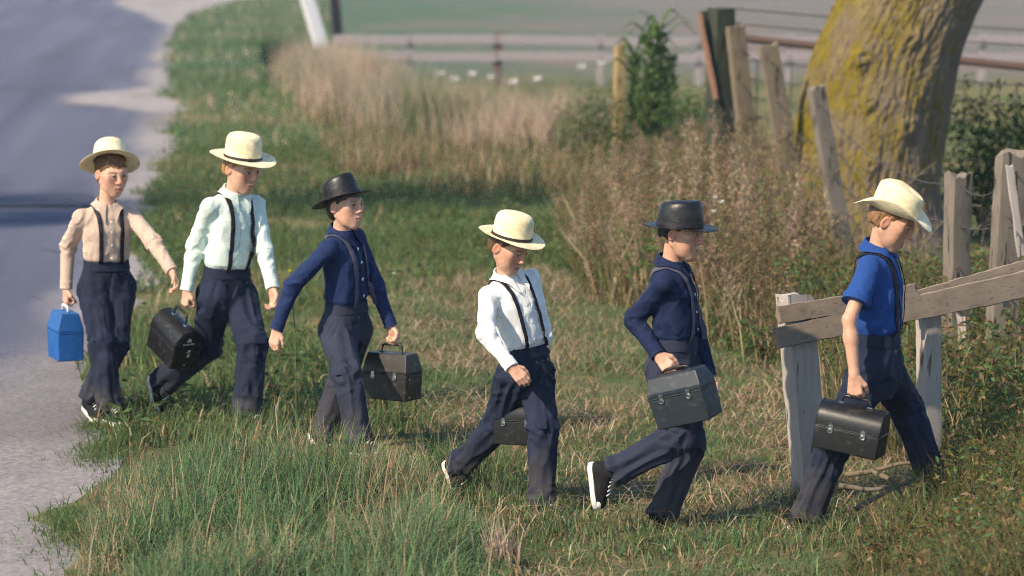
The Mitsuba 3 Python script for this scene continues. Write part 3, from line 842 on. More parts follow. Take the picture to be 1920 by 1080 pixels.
def soft(x, y, z, k):
    return x, y, z - .012 * np.clip((k - .6) / .4, 0, 1) * np.clip(-y / .1, -1, 1)
flatprof = [(0, 1.0), (.35, .985), (.66, .95), (.84, .88), (.93, .76), (.97, .6), (.992, .3), (1.0, 0)]
feltprof = [(0, .91), (.28, .935), (.52, .985), (.70, 1.0), (.82, .955), (.90, .83), (.95, .60), (.985, .30), (1.0, 0)]
taper = [(0, 1.0), (.35, .965), (.66, .93), (.86, .87), (.95, .74), (.985, .5), (1.0, .25), (1.0, 0)]
BOYS = []
def boy(label, **c):
    k, j = make_boy(c, label); BOYS.append((k, j)); return j
b1 = boy('boy in tan shirt and straw hat at the road edge with blue lunch box', seed=1, H=1.40, Y=16.25, yaw=62, syaw=66, waist=(199, 494), neck=(199, 376), ly=-.04, sw=.108,
    RE=(128, 462, 'f'), RW=(124, 540, 'n'), LE=(288, 456, 'n'), LW=(322, 508, 'n'), RK=(192, 640, 'n'), RA=(205, 762, 'f'), LK=(218, 640, 'n'), LA=(172, 745, 'f'),
    Rhand=dict(d=fore(.3), n=(0, -1, 0), t=(1, 0, 0), **grip), Lhand=dict(d=fore(.6), n=(-.2, 1, 0), t=(1, 0, .1), curl=(25, 35, 25)),
    head=(209, 323), hy=-.035, hyaw=54, hpitch=-13, hroll=-2, tone=LIGHT, hair=(.15, .075, .03), fringe=.046,
    hat=dict(mat='straw', cw=.098, ch=.112, br=.178, brim=lambda ph, t: -.016 * np.sin(ph)**2 * t**2 - .012 * t * t, band=True, bh=.013, yaw=64, pitch=25, roll=8, seed=1, at=(0, -.028, .060)),
    shirt='cloth_tan', Rfoot=(52, 0), Lfoot=(58, -22), swid=.022)
b2 = boy('boy in mint-white shirt and banded straw hat holding a black dome lunch box', seed=2, H=1.46, Y=16.0, yaw=50, syaw=50, waist=(425, 507), neck=(439, 353), ly=-.05, sw=.112, hs=1.04,
    RE=(366, 462, 'f'), RW=(350, 543, 'n'), LE=(495, 468, 'n'), LW=(511, 540, 'n'), RK=(388, 648, 'f'), RA=(306, 715, 'f'), LK=(474, 645, 'n'), LA=(462, 770, 'f'),
    Rhand=dict(d=fore(.5), n=(.1, -1, 0), t=(1, 0, 0), **grip), Lhand=dict(d=fore(.5), n=(0, 1, 0), t=(1, 0, 0), curl=(30, 45, 30)),
    head=(453, 314), hy=-.045, hyaw=40, hpitch=-16, tone=LIGHT, hair=(.30, .17, .06), fringe=.050, nape=-.045,
    hat=dict(mat='straw', cw=.103, ch=.135, br=.186, brim=straw_brim, band=True, bh=.015, bow=20, yaw=44, pitch=-9, seed=2, prof=flatprof, at=(0, -.005, .046)),
    shirt='cloth_mint', Rfoot=(45, -68), Lfoot=(48, 0), leg=1.08, swid=.023)
b3 = boy('boy in navy shirt with white buttons and tilted black hat, looking ahead', seed=3, H=1.34, Y=15.05, yaw=36, syaw=27, waist=(648, 573), neck=(640, 425), ly=-.05, sw=.116,
    RE=(547, 540, 'f'), RW=(519, 617, 'n'), LE=(704, 536, 'f'), LW=(733, 611, 'n'), RK=(652, 702, 'n'), RA=(672, 822, 'f'), LK=(645, 702, 'f'), LA=(606, 806, 'f'),
    Rhand=dict(d=fore(.55), n=(0, -1, 0), t=(1, 0, 0), curl=(22, 38, 30), thumb=.4), Lhand=dict(d=fore(.55), n=(0, 1, 0), t=(1, 0, 0), **grip),
    head=(647, 384), hy=-.045, hyaw=38, hpitch=1, tone=LIGHT, hair=(.055, .032, .018), fringe=.026,
    hat=dict(mat='leather', cw=.096, ch=.100, br=.165, prof=feltprof, brim=lambda ph, t: .012 * np.sin(ph)**2 * t - .008 * t * t, band=True, bh=.018, yaw=36, pitch=19, roll=-2, seed=3, at=(0, -.016, .034), dent=soft),
    shirt='cloth_navy', denim='denim_grey', strap='strap_grey', Rfoot=(36, 0), Lfoot=(38, -40), swid=.026, bt=1.25)
b4 = boy('smallest boy, in bright white shirt and banded straw hat, head bowed', seed=4, H=1.29, Y=13.6, yaw=46, syaw=52, waist=(984, 656), neck=(950, 507), ly=-.03, sw=.108,
    RE=(912, 624, 'n'), RW=(958, 688, 'n'), LE=(1018, 632, 'f'), LW=(990, 722, 'f'), RK=(932, 800, 'f'), RA=(862, 872, 'f'), LK=(1018, 806, 'n'), LA=(1015, 938, 'f'),
    Rhand=dict(d=lambda r, f, up, d: unit(d * .8 - f * .0 + np.array([.25, 0, -.1])), n=(-.75, -.55, -.25), t=(.3, 0, .9), curl=(28, 40, 30), thumb=.6),
    Lhand=dict(d=fore(.3), n=(0, 1, 0), t=(1, 0, 0), **grip),
    head=(954, 462), hy=-.05, hyaw=36, hpitch=-26, tone=WARM, hair=(.10, .055, .025), fringe=.05, nape=-.05,
    hat=dict(mat='straw', cw=.093, ch=.115, br=.158, brim=straw_brim, band=True, bh=.014, yaw=38, pitch=-13, seed=4, prof=flatprof, at=(0, -.004, .046)),
    shirt='cloth_white', Rfoot=(42, -60), Lfoot=(40, 0), leg=1.0, swid=.017)
b5 = boy('boy in dark shirt and black hat kicking up a sneaker, holding slate lunch box', seed=5, H=1.37, Y=13.15, yaw=25, syaw=17, waist=(1264, 640), neck=(1257, 485), ly=-.03, sw=.108,
    RE=(1190, 600, 'f'), RW=(1234, 666, 'n'), LE=(1304, 612, 'n'), LW=(1330, 705, 'n'), RK=(1270, 822, 'n'), RA=(1144, 888, 'f'), LK=(1290, 838, 'f'), LA=(1238, 974, 'f'),
    Rhand=dict(d=lambda r, f, up, d: unit(d * .6 + f * .3 - up * .2), n=(-.2, -1, -.3), t=(.5, 0, .8), curl=(48, 62, 40), thumb=.7),
    Lhand=dict(d=fore(.6), n=(-.3, 1, 0), t=(1, 0, .2), curl=(45, 50, 35)),
    head=(1277, 434), hy=-.03, hyaw=24, hpitch=-9, tone=WARM, hair=(.018, .012, .010), fringe=.046, nape=-.022,
    hat=dict(mat='leather', cw=.101, ch=.106, br=.166, brim=flat_brim, band=True, bh=.022, yaw=24, pitch=-4, seed=5, at=(0, -.008, .024), prof=feltprof, dent=soft),
    shirt='cloth_navy_dark', denim='denim_grey', strap='strap_grey', hem=-.012, Rfoot=(20, -82), Lfoot=(22, -6), swid=.026)
b6 = boy('boy leading the file in short-sleeved blue shirt and soft straw hat', seed=6, H=1.44, Y=13.1, yaw=20, syaw=21, waist=(1643, 632), neck=(1644, 458), ly=-.02, sw=.100,
    RE=(1592, 600, 'n'), RW=(1602, 704, 'n'), LE=(1668, 585, 'f'), LW=(1655, 684, 'f'), RK=(1563, 836, 'f'), RA=(1512, 968, 'f'), LK=(1700, 766, 'f'), LA=(1752, 905, 'f'),
    Rhand=dict(d=fore(.5), n=(.1, -1, 0), t=(1, 0, 0), **grip), Lhand=dict(d=fore(.5), n=(0, 1, 0), t=(1, 0, 0), curl=(30, 45, 30)),
    head=(1672, 413), hy=-.03, hyaw=18, hpitch=-27, tone=WARM, hair=(.19, .10, .042), fringe=.045, nape=-.036,
    hat=dict(mat='straw', cw=.106, ch=.128, br=.178, brim=cow_brim, yaw=18, pitch=-19, seed=6, ex=.85, prof=taper, dent=pinch, at=(0, -.006, .040)),
    shirt='cloth_blue', short=True, hem=0.0, Rfoot=(18, -34), Lfoot=(16, 0), button='button_dark', swid=.021)

# ------------------------------------------------------------------ lunch boxes
def hull(pts, r):
    s = trimesh.creation.icosphere(1, r).vertices
    m = m3.Manifold.hull_points(np.vstack([p + s for p in pts]))
    q = m.to_mesh()
    return np.array(q.vert_properties[:, :3]), np.array(q.tri_verts)
def lunchbox(label, style, bar, u, tilt, m, L=.25, Wd=.13, hb=.11, hl=.085, handle='box_black', latch=-1, roll=0.0, gap=.030, seam=None, ends=False):
    key = new('lunch_box')
    tag(key, label, 'lunch box', 'lunch boxes carried by the boys')
    x = unit(u); z = unit(np.array([0, 0, 1.0]) - x * x[2]); y = np.cross(z, x)
    z, y = z * math.cos(roll) + y * math.sin(roll), y * math.cos(roll) - z * math.sin(roll)
    R = np.stack([x, y, z])
    w = lambda ms: xf(ms, R, bar)
    top = -gap; zs = top - hl; zb = zs - hb
    b = .007
    c = [np.array([sx * (L / 2 - b), sy * (Wd / 2 - b), zz]) for sx in (-1, 1) for sy in (-1, 1) for zz in (zb + b, zs - .0012 - b)]
    q = []
    for p in c:
        k = .955 if p[2] < zs - .05 and style == 'trap' else 1.0
        q.append(p * [k, k, 1])
    put(key + '__body', w(hull(q, b)), m, smooth=40)
    if style == 'trap':
        c = [np.array([sx * (L / 2 - b) * kx, sy * (Wd / 2 - b) * ky, zz]) for sx in (-1, 1) for sy in (-1, 1) for zz, kx, ky in ((zs + .0012 + b, 1, 1), (zs + .022, 1, 1), (top - b, .90, .66))]
        put(key + '__lid', w(hull(c, b)), m, smooth=40)
    else:
        a = np.linspace(0, PI, 25)
        e = .75 if style == 'dome' else .9
        pr = np.column_stack([np.cos(a) * Wd / 2, zs + .0012 + np.sin(a)**e * (hl - .0012)])
        pr = np.vstack([pr, [[-Wd / 2, zs + .0012]]])[:-1]
        put(key + '__lid', w(prism(pr, L, .006)), m, smooth=40)
        for sx in (-1, 1):
            arc = [np.array([sx * (L / 2 - .004), math.cos(t) * (Wd / 2), zs + math.sin(t)**e * hl]) for t in np.linspace(0.02, PI - .02, 20)]
            put(key + '__lid__bead', w(tube(arc, .0028, 8)), m, smooth=True)
    rim = [np.array([sx * (L / 2 + .001), sy * (Wd / 2 + .001), zs]) for sx, sy in ((-1, -1), (1, -1), (1, 1), (-1, 1))]
    rim = np.array([rim[k] + (rim[(k + 1) % 4] - rim[k]) * t for k in range(4) for t in np.linspace(.03, .97, 9)]); rim = np.vstack([rim, rim[:1]])
    put(key + '__rim', w(tube(rim, .0032, 8)), seam or m, smooth=True)
    hw = .062
    pts = [np.array([-hw, 0, top - .004]), [-hw, 0, top + .010], [-hw + .006, 0, -.004], [-hw + .018, 0, .001], [0, 0, .003], [hw - .018, 0, .001], [hw - .006, 0, -.004], [hw, 0, top + .010], [hw, 0, top - .004]]
    put(key + '__handle', w(tube(pts, [.004, .004, .0055, .007, .0075, .007, .0055, .004, .004], 10)), handle, smooth=True)
    for sx in (-1, 1):
        put(key + '__handle_plate', w(xf(rbox(.022, .018, .005, .0015), None, (sx * hw, 0, top + .001))), 'chrome' if style != 'trap' else m, smooth=40)
    if latch:
        for sx in (-1, 1):
            yy = latch * (Wd / 2 + .003)
            k = put(key + '__latch', w(xf(rbox(.018, .006, .030, .0018), None, (sx * L * .25, yy, zs - .002))), 'chrome', smooth=40)
            ring = [np.array([sx * L * .25 + .010 * math.cos(t), yy + latch * .004, zs - .014 + .009 * math.sin(t)]) for t in np.linspace(0, 2 * PI, 17)]
            put(k + '__loop', w(tube(ring, .0018, 6)), 'chrome', smooth=True)
    for sx in (-1, 1):
        for zz in (zs - .02, zb + .02):
            put(key + '__rivet', w(xf(sphere(.0032, 1), None, (sx * (L / 2 - .001), latch * Wd * .3 if latch else 0, zz))), 'chrome' if ends else m, smooth=True)
    return key, R, w, (L, Wd, top, zs, zb)
def axis(yaw, pitch=0):
    a, b = math.radians(yaw), math.radians(pitch)
    return np.array([math.cos(a) * math.cos(b), -math.sin(a) * math.cos(b), math.sin(b)])
lunchbox('blue plastic lunch box with white handle, held by the tan-shirted boy', 'trap', b1['RG'] + np.array([-.025, 0, 0]), axis(68, 0), 0, 'plastic_blue', L=.25, Wd=.142, hb=.150, hl=.105, handle='plastic_white', latch=0)
k2, R2, w2, d2 = lunchbox('black dome-topped lunch box with pale emblem on its end, tipped forward', 'dome', b2['RG'] + np.array([-.035, 0, -.01]), axis(52, -24), 0, 'box_black', L=.26, Wd=.165, hb=.115, hl=.105, latch=0, ends=True, gap=.055)
em = [xf(prism(np.array([[-.016, -.008], [.016, -.008], [.004, .012], [-.004, .012]]) , .0016, .0004), None, (d2[0] / 2 + .0006, 0, d2[3] + .052))]
em += [xf(rbox(.0016, .0085, .007, .0006), None, (d2[0] / 2 + .0006, -.030 + .0115 * i, d2[3] + .030)) for i in range(6)]
em += [xf(rbox(.0016, .014, .016, .0006), None, (d2[0] / 2 + .0006, 0.012, d2[3] - .012 - .028 * i)) for i in range(2)]
put(k2 + '__emblem', w2(cat(*em)), 'print_pale', smooth=30)
lunchbox('black lunch box with sloping lid, hanging low beside the boy in tilted hat', 'trap', b3['LG'], axis(33, 0), 0, 'box_black_satin', L=.265, Wd=.145, hb=.130, hl=.100, latch=-1, ends=True, gap=.040)
lunchbox('black lunch box half hidden behind the legs of the white-shirted boy', 'dome', b4['LG'] + np.array([-.005, .03, .045]), axis(34, 3), 0, 'box_black', L=.25, Wd=.13, hb=.11, hl=.085, latch=-1)
lunchbox('slate grey lunch box with two bright latches, tilted in both hands of the dark-shirted boy', 'trap', P(1266, 690, 12.9), axis(30, 15), 0, 'box_slate', L=.262, Wd=.15, hb=.135, hl=.085, latch=-1, roll=-.12, gap=.018)
lunchbox('black barrel-topped lunch box with silver latches, carried by the boy in blue', 'dome', b6['RG'], axis(21, -9), 0, 'box_black', L=.285, Wd=.165, hb=.10, hl=.10, latch=-1)
# ------------------------------------------------------------------ ground and road
rng = np.random.default_rng(7)
def edge(y):
    """x of the road's right edge (gravel meets grass) at depth y"""
    y = np.asarray(y, float)
    e = -.62 - .1025 * y + .24 * np.exp(-((y - 38) / 14)**2) + np.interp(y, [100, 120, 143, 400], [0, 1.2, 3.0, 26])
    return e + (meshkit.fbm(np.stack([y * .9, y * 0, y * 0], -1), 3) - .5) * .5 * np.clip(y / 14, 0, 1.6) 
def sheet(X, Y, Z, key, bsdf, smooth=True):
    v = np.stack([X, Y, Z], -1).reshape(-1, 3)
    f = grid_faces(*X.shape)
    put(key, (v, f), bsdf, smooth=smooth)
    tag(key, kind='structure')
ys = np.concatenate([[-60, -20, -5, 2, 6, 8], np.arange(9, 26, .16), np.arange(26, 60, .6), np.arange(60, 160, 3), [170, 200, 260, 400, 800, 1600, 3000]])
us = np.concatenate([[-2500, -800, -300, -120, -60, -30, -16, -11, -8.5, -4, -1.5, -.6, -.3], np.arange(-.16, 5.6, .14), np.arange(6, 12, 1.0), [14, 18, 25, 40, 70, 150, 400, 900, 2500]])
U, YY = np.meshgrid(us, ys, indexing='ij'); XX = edge(YY) + U
def gz(x, y):
    u = x - edge(y)
    t = np.clip((u + .22) / .30, 0, 1); t = t * t * (3 - 2 * t)
    near = np.exp(-((np.asarray(y) - 15) / 30)**2)
    return -.05 + .05 * t + t * near * (.05 * (meshkit.fbm(np.stack([x * 1.1, y * 1.1, 0 * y], -1), 3) - .5))
sheet(XX, YY, gz(XX, YY), 'ground', 'ground_mat')
ry = np.concatenate([[-60, -20, 0, 6], np.arange(8, 60, .35), np.arange(60, 160, 2), [200, 300, 400]])
def roadstrip(u0, u1, n, z, key, name):
    q = np.linspace(0, 1, n)[:, None]; y = ry[None]
    X = u0(y) * (1 - q) + u1(y) * q
    Yq = np.broadcast_to(y, X.shape)
    Z = z + .012 * (meshkit.fbm(np.stack([X * .7, Yq * .4, 0 * X], -1), 3) - .5)
    sheet(X, Yq, Z, key, name)
sh = lambda y: .62 + 1.35 * np.exp(-((y - 51) / 2.6)**4) + np.interp(y, [95, 120, 143, 400], [0, 1.0, 2.8, 26]) + (meshkit.fbm(np.stack([y * .5, y * 0 + 3, y * 0], -1), 3) - .5) * .6
roadstrip(lambda y: edge(y) - 12.5, lambda y: edge(y) - sh(y), 14, -.012, 'road', 'asphalt')
roadstrip(lambda y: edge(y) - sh(y) - .02, lambda y: edge(y) + .10, 8, -.006, 'road_shoulder', 'asphalt')
sx = np.linspace(-11, -3.9, 60); sy = 29.9 + .06 * (sx + 4) + (meshkit.fbm(np.stack([sx * 1.3, sx * 0, sx * 0], -1), 3) - .5) * .5
sw_ = .10 + .10 * meshkit.noise(np.stack([sx * 2, sx * 0, sx * 0 + 4], -1))
principled('shadow_grey', (.045, .046, .055), .7, .4)  # shadow band across the road, laid down as a dark strip of colour
sheet(np.stack([sx, sx]), np.stack([sy - sw_ / 2, sy + sw_ / 2]), np.stack([sx * 0 + .004] * 2), 'road__shadow_strip', 'shadow_grey'); labels.pop('road__shadow_strip')

# ------------------------------------------------------------------ plants: blades and leaves
def poly(pts):
    """A patch of ground, from where the photograph shows its corners."""
    return shapely.Polygon([G(*p)[:2] for p in pts])
def scatter(pg, n, clump=0.0, fq=1.2, seed=0):
    a, b, c, d = pg.bounds; out = np.zeros((0, 2))
    while len(out) < n:
        q = np.column_stack([rng.uniform(a, c, n), rng.uniform(b, d, n)])
        q = q[shapely.contains_xy(pg, q[:, 0], q[:, 1])]
        q = q[q[:, 0] > edge(q[:, 1]) + .03 * rng.standard_normal(len(q))]
        if clump:
            m = meshkit.fbm(np.column_stack([q * fq, np.zeros(len(q))]), 3, seed=seed)
            q = q[rng.random(len(q)) < np.clip((m - .5) * clump * 5 + .55, .03, 1)]
        out = np.vstack([out, q])
    return out[:n]
def blades(xy, h, w, lean, c0, c1, bend=None, az=None):
    n = len(xy); h = np.broadcast_to(h, n); w = np.broadcast_to(w, n); lean = np.broadcast_to(lean, n)
    p = np.column_stack([xy, gz(xy[:, 0], xy[:, 1]) - .01])
    a = rng.uniform(0, 2 * PI, n); la = rng.uniform(0, 2 * PI, n) if az is None else az
    s = np.column_stack([np.cos(a), np.sin(a), 0 * a]); l = np.column_stack([np.cos(la), np.sin(la), 0 * a])
    z = np.array([0, 0, 1.0])
    up = np.sqrt(np.clip(1 - lean**2, .02, 1))
    m1 = p + (h * .5)[:, None] * (z * (up**.5)[:, None] + l * (lean * .55)[:, None]); tp = p + h[:, None] * (z * up[:, None] + l * lean[:, None])
    v = np.stack([p - s * (w / 2)[:, None], p + s * (w / 2)[:, None], m1 - s * (w * .42)[:, None], m1 + s * (w * .42)[:, None], tp], 1)
    f = np.array([[0, 1, 3], [0, 3, 2], [2, 3, 4]])[None] + (np.arange(n) * 5)[:, None, None]
    c = np.stack([c0, c0, (c0 + c1) / 2, (c0 + c1) / 2, c1], 1)
    return v.reshape(-1, 3), f.reshape(-1, 3), c.reshape(-1, 3)
def curved(xy, h, w, lean, c0, c1):
    """blades that arch over: four stations and a tip"""
    n = len(xy); p = np.column_stack([xy, gz(xy[:, 0], xy[:, 1]) - .01])
    a = rng.uniform(0, 2 * PI, n); s = np.column_stack([-np.sin(a), np.cos(a), 0 * a]); tw = rng.uniform(-.8, .8, n)
    s2 = np.column_stack([-np.sin(a + tw), np.cos(a + tw), 0 * a])
    l = np.column_stack([np.cos(a), np.sin(a), 0 * a]); vs, cs = [], []
    th0 = lean * .25; th1 = lean * 1.9
    q = p.copy(); K = 4
    for k in range(K + 1):
        t = k / K; wd = w * (1, .95, .8, .55, 0)[k]; sd = s * (1 - t) + s2 * t
        c = c0 * (1 - t) + c1 * t
        if k < K: vs += [q - sd * (wd / 2)[:, None], q + sd * (wd / 2)[:, None]]; cs += [c, c]
        else: vs.append(q); cs.append(c)
        th = th0 + (th1 - th0) * (t + .5 / K)
        q = q + (h / K)[:, None] * (l * np.sin(th)[:, None] + np.array([0, 0, 1.0]) * np.cos(th)[:, None])
    v = np.stack(vs, 1); c = np.stack(cs, 1)
    f = np.array([[0, 1, 3], [0, 3, 2], [2, 3, 5], [2, 5, 4], [4, 5, 7], [4, 7, 6], [6, 7, 8]])[None] + (np.arange(n) * 9)[:, None, None]
    return v.reshape(-1, 3), f.reshape(-1, 3), c.reshape(-1, 3)
def leaves(p, d, L, W, c, droop=0.0):
    n = len(p); d = d / (np.linalg.norm(d, axis=1, keepdims=True) + 1e-9)
    r = rng.standard_normal((n, 3)); s = np.cross(d, r); s /= np.linalg.norm(s, axis=1, keepdims=True) + 1e-9
    nn = np.cross(s, d)
    L = np.broadcast_to(L, n)[:, None]; W = np.broadcast_to(W, n)[:, None]
    tip = p + d * L - np.array([0, 0, 1.0]) * droop * L
    mid = p + d * L * .45
    v = np.stack([p, mid - s * W / 2 + nn * W * .18, tip, mid + s * W / 2 + nn * W * .18], 1)
    f = np.array([[0, 1, 2], [0, 2, 3]])[None] + (np.arange(n) * 4)[:, None, None]
    return v.reshape(-1, 3), f.reshape(-1, 3), np.repeat(c[:, None], 4, 1).reshape(-1, 3)
def rods(p, q, w, c):
    """thin straight stems, each a two-sided cross of ribbons"""
    n = len(p); w = np.broadcast_to(w, n)[:, None]
    d = q - p; s = np.cross(d, rng.standard_normal((n, 3))); s /= np.linalg.norm(s, axis=1, keepdims=True) + 1e-9
    t = np.cross(d / (np.linalg.norm(d, axis=1, keepdims=True) + 1e-9), s)
    v = np.stack([p + s * w / 2, p - s * w / 4 + t * w * .43, p - s * w / 4 - t * w * .43, q], 1)
    f = np.array([[0, 1, 3], [1, 2, 3], [2, 0, 3]])[None] + (np.arange(n) * 4)[:, None, None]
    return v.reshape(-1, 3), f.reshape(-1, 3), np.repeat(c[:, None], 4, 1).reshape(-1, 3)
def join(*ms):
    vs, fs, cs, n = [], [], [], 0
    for v, f, c in ms:
        vs.append(v); fs.append(f + n); cs.append(c); n += len(v)
    return np.vstack(vs), np.vstack(fs), np.vstack(cs)
def put_veg(key, m, mat_='leafy'):
    return put(key, (m[0], m[1]), mat_, color=np.clip(m[2], .004, .9))
def tint(n, cols, probs=None, var=.22):
    c = np.array(cols, float)[rng.choice(len(cols), n, p=probs)]
    return c * (1 + var * (rng.random((n, 1)) * 2 - 1)) * (1 + .10 * (rng.random((n, 3)) * 2 - 1))
def patchy(xy, fq, seed, a, b, sharp=3.0):
    m = meshkit.fbm(np.column_stack([xy * fq, np.zeros(len(xy))]), 3, seed=seed)
    return np.clip((m - .5) * sharp + .5, 0, 1)[:, None]
GREEN = [(.105, .175, .070), (.130, .200, .090), (.085, .145, .060), (.160, .195, .080)]
COOL = [(.135, .225, .100), (.180, .275, .135), (.112, .188, .086)]
OLIVE = [(.115, .120, .040), (.090, .100, .034), (.15, .14, .05)]
STRAW = [(.44, .33, .20), (.54, .42, .27), (.34, .24, .14), (.48, .35, .23)]
BROWN = [(.21, .14, .085), (.29, .195, .125), (.16, .105, .062)]
PINK = [(.53, .40, .31), (.62, .47, .37), (.46, .35, .25), (.57, .45, .34)]
def mixc(n, a, b, t):
    return tint(n, a) * (1 - t) + tint(n, b) * t

parts = []
# tall tuft in the foreground
pg = poly([(110, 1260), (150, 1010), (210, 915), (330, 885), (560, 875), (800, 900), (870, 970), (950, 1050), (990, 1260)])
xy = scatter(pg, 30000, .6, 1.6, 1); n = len(xy)
gx, gy = px_of(np.column_stack([xy, np.zeros(n)]))
dry = np.clip((patchy(xy, 1.9, 3, 0, 1, 4) - .60) * 2.2, 0, 1) * .45 + .04
lf = np.clip((300 - gx) / 150, 0, 1)[:, None]; dry = np.clip(dry + lf * (.25 + .6 * patchy(xy, 3, 8, 0, 1, 4)), 0, .95)
pick = (rng.random((n, 1)) < dry)
c0 = np.where(pick, tint(n, STRAW), tint(n, COOL + GREEN)); c1 = np.where(pick, tint(n, STRAW), tint(n, COOL) * 1.1 + .01)
bd = shapely.distance(shapely.points(xy), pg.exterior); ef = .42 + .58 * np.clip(bd / .45, 0, 1)
hh = (.10 + .18 * rng.random(n)) * ef * (.55 + .9 * meshkit.fbm(np.column_stack([xy * 2.2, np.zeros(n)]), 2, seed=4)) * np.interp(gx, [100, 330, 800, 990], [.85, 1.18, 1.18, .75])
parts.append(curved(xy, hh * 1.12, .0035 + .0035 * rng.random(n), .18 + .95 * rng.random(n)**1.2, c0, c1))
# seed stems standing over it
xy = scatter(pg, 130, .5, 2, 2); n = len(xy)
parts.append(blades(xy, .30 + .16 * rng.random(n), .005, .1 + .3 * rng.random(n), tint(n, STRAW), tint(n, STRAW)))
put_veg('verge_grass', join(*parts)); tag('verge_grass', 'tall green roadside grass growing in the foreground beside the road', 'grass', kind='stuff')

# clumps on the gravel edge
parts = []
for (px, py, rx, ry_, n_) in ((130, 1000, .22, .5, 900), (175, 855, .20, .35, 700), (165, 800, .12, .3, 350), (60, 1110, .12, .4, 300), (200, 760, .15, .3, 300)):
    c = G(px, py); xy = c[:2] + rng.standard_normal((n_, 2)) * [rx * .5, ry_ * .5]; n = n_
    pk = rng.random((n, 1)) < .25
    c0 = np.where(pk, tint(n, OLIVE), tint(n, GREEN)); parts.append(blades(xy, .05 + .07 * rng.random(n), .0055, .3 + .6 * rng.random(n), c0, c0 * 1.15))
put_veg('edge_grass', join(*parts)); tag('edge_grass', 'low green grass tufts creeping over the gravel edge of the road', 'grass', kind='stuff')

# trodden, strawy ground along the boys' path
parts = []
pg = poly([(690, 560), (1000, 500), (1260, 600), (1480, 640), (1700, 700), (1960, 760), (1960, 1000), (1700, 1090), (1500, 1200), (960, 1260), (900, 1000), (830, 880), (780, 780), (690, 720)])
xy = scatter(pg, 30000, .5, 1.3, 11); n = len(xy)
t = patchy(xy, 1.4, 12, 0, 1, 4)
pick = rng.random((n, 1)) < t * .62 - .06
c0 = np.where(pick, tint(n, STRAW + BROWN), tint(n, GREEN + COOL)); 
parts.append(blades(xy, .045 + .075 * rng.random(n) * (1.3 - t[:, 0] * .6), .005 + .003 * rng.random(n), .35 + .6 * rng.random(n), c0, c0 * 1.1))
xy = scatter(pg, 9500, 1.3, 1.2, 13); n = len(xy)
c0 = tint(n, STRAW + BROWN + PINK); parts.append(blades(xy, .10 + .22 * rng.random(n), .004 + .003 * rng.random(n), .90 + .09 * rng.random(n), c0, c0 * 1.05))
for px, py, n_, h_ in ((1015, 985, 420, .13), (1060, 1000, 300, .10), (1230, 1012, 380, .09), (850, 900, 520, .20), (900, 935, 400, .15), (880, 880, 300, .16), (455, 835, 420, .15), (1580, 1015, 300, .12), (1420, 1010, 260, .10), (745, 800, 300, .14)):
    c = G(px, py); xy = c[:2] + rng.standard_normal((n_, 2)) * [.13, .22]; n = n_
    c0 = np.where(rng.random((n, 1)) < .3, tint(n, STRAW + OLIVE), tint(n, GREEN + COOL)); parts.append(curved(xy, h_ * (.6 + .8 * rng.random(n)), .004 + .003 * rng.random(n), .2 + .8 * rng.random(n), c0, c0 * 1.1))
c = G(935, 1065); xy = c[:2] + rng.standard_normal((60, 2)) * [.04, .06]; parts.append(blades(xy, .14 + .12 * rng.random(60), .010, .1 + .25 * rng.random(60), tint(60, PINK), tint(60, PINK)))
pg = shapely.Polygon([(-4, 11.2), (-4, 18), (4.2, 18), (4.2, 11.2)])
xy = scatter(pg, 26000, .2, 2.0, 17); n = len(xy); c0 = np.where(rng.random((n, 1)) < .22, tint(n, STRAW + BROWN), tint(n, GREEN + COOL)); parts.append(blades(xy, .030 + .050 * rng.random(n), .005 + .004 * rng.random(n), .3 + .65 * rng.random(n), c0, c0 * 1.1))
put_veg('path_grass', join(*parts)); tag('path_grass', 'trodden dry straw and thin grass along the path the boys walk', 'grass', kind='stuff')

# the verge behind the boys
parts = []
pg = shapely.Polygon([(-6.5, 15.0), (-4.6, 38), (2.2, 38), (2.6, 24), (1.2, 19), (.3, 16.8), (-.9, 15.6), (-2.2, 14.9)]).difference(poly([(690, 560), (1000, 500), (1260, 600), (1480, 640), (1000, 900), (690, 720)]))
xy = scatter(pg, 72000, .4, .8, 21); n = len(xy)
t = np.clip(patchy(xy, .55, 22, 0, 1, 3) * .55 - .12 + patchy(xy, 2.2, 23, 0, 1, 3) * .25, 0, 1)
pick = rng.random((n, 1)) < t * .5
c0 = np.where(pick, tint(n, STRAW + OLIVE), tint(n, GREEN + OLIVE[:1])); 
parts.append(blades(xy, (.06 + .12 * rng.random(n)) * (.7 + .6 * meshkit.fbm(np.column_stack([xy * 1.1, np.zeros(n)]), 2, seed=6)), .006 + .006 * rng.random(n), .2 + .65 * rng.random(n), c0, c0 * 1.12))
xy = scatter(pg, 1500, .8, .9, 25); n = len(xy); k = 5
P0 = np.column_stack([np.repeat(xy, k, 0), np.zeros(n * k)]) + rng.standard_normal((n * k, 3)) * [.06, .06, 0]; P0[:, 2] = .02 + .14 * rng.random(n * k)
d = rng.standard_normal((n * k, 3)); d[:, 2] = np.abs(d[:, 2]) * .5
parts.append(leaves(P0, d, .05 + .04 * rng.random(n * k), .025, tint(n * k, GREEN + OLIVE[1:2]), .2))
put_veg('meadow_grass', join(*parts)); tag('meadow_grass', 'mown green verge grass behind the walking boys', 'grass', kind='stuff')

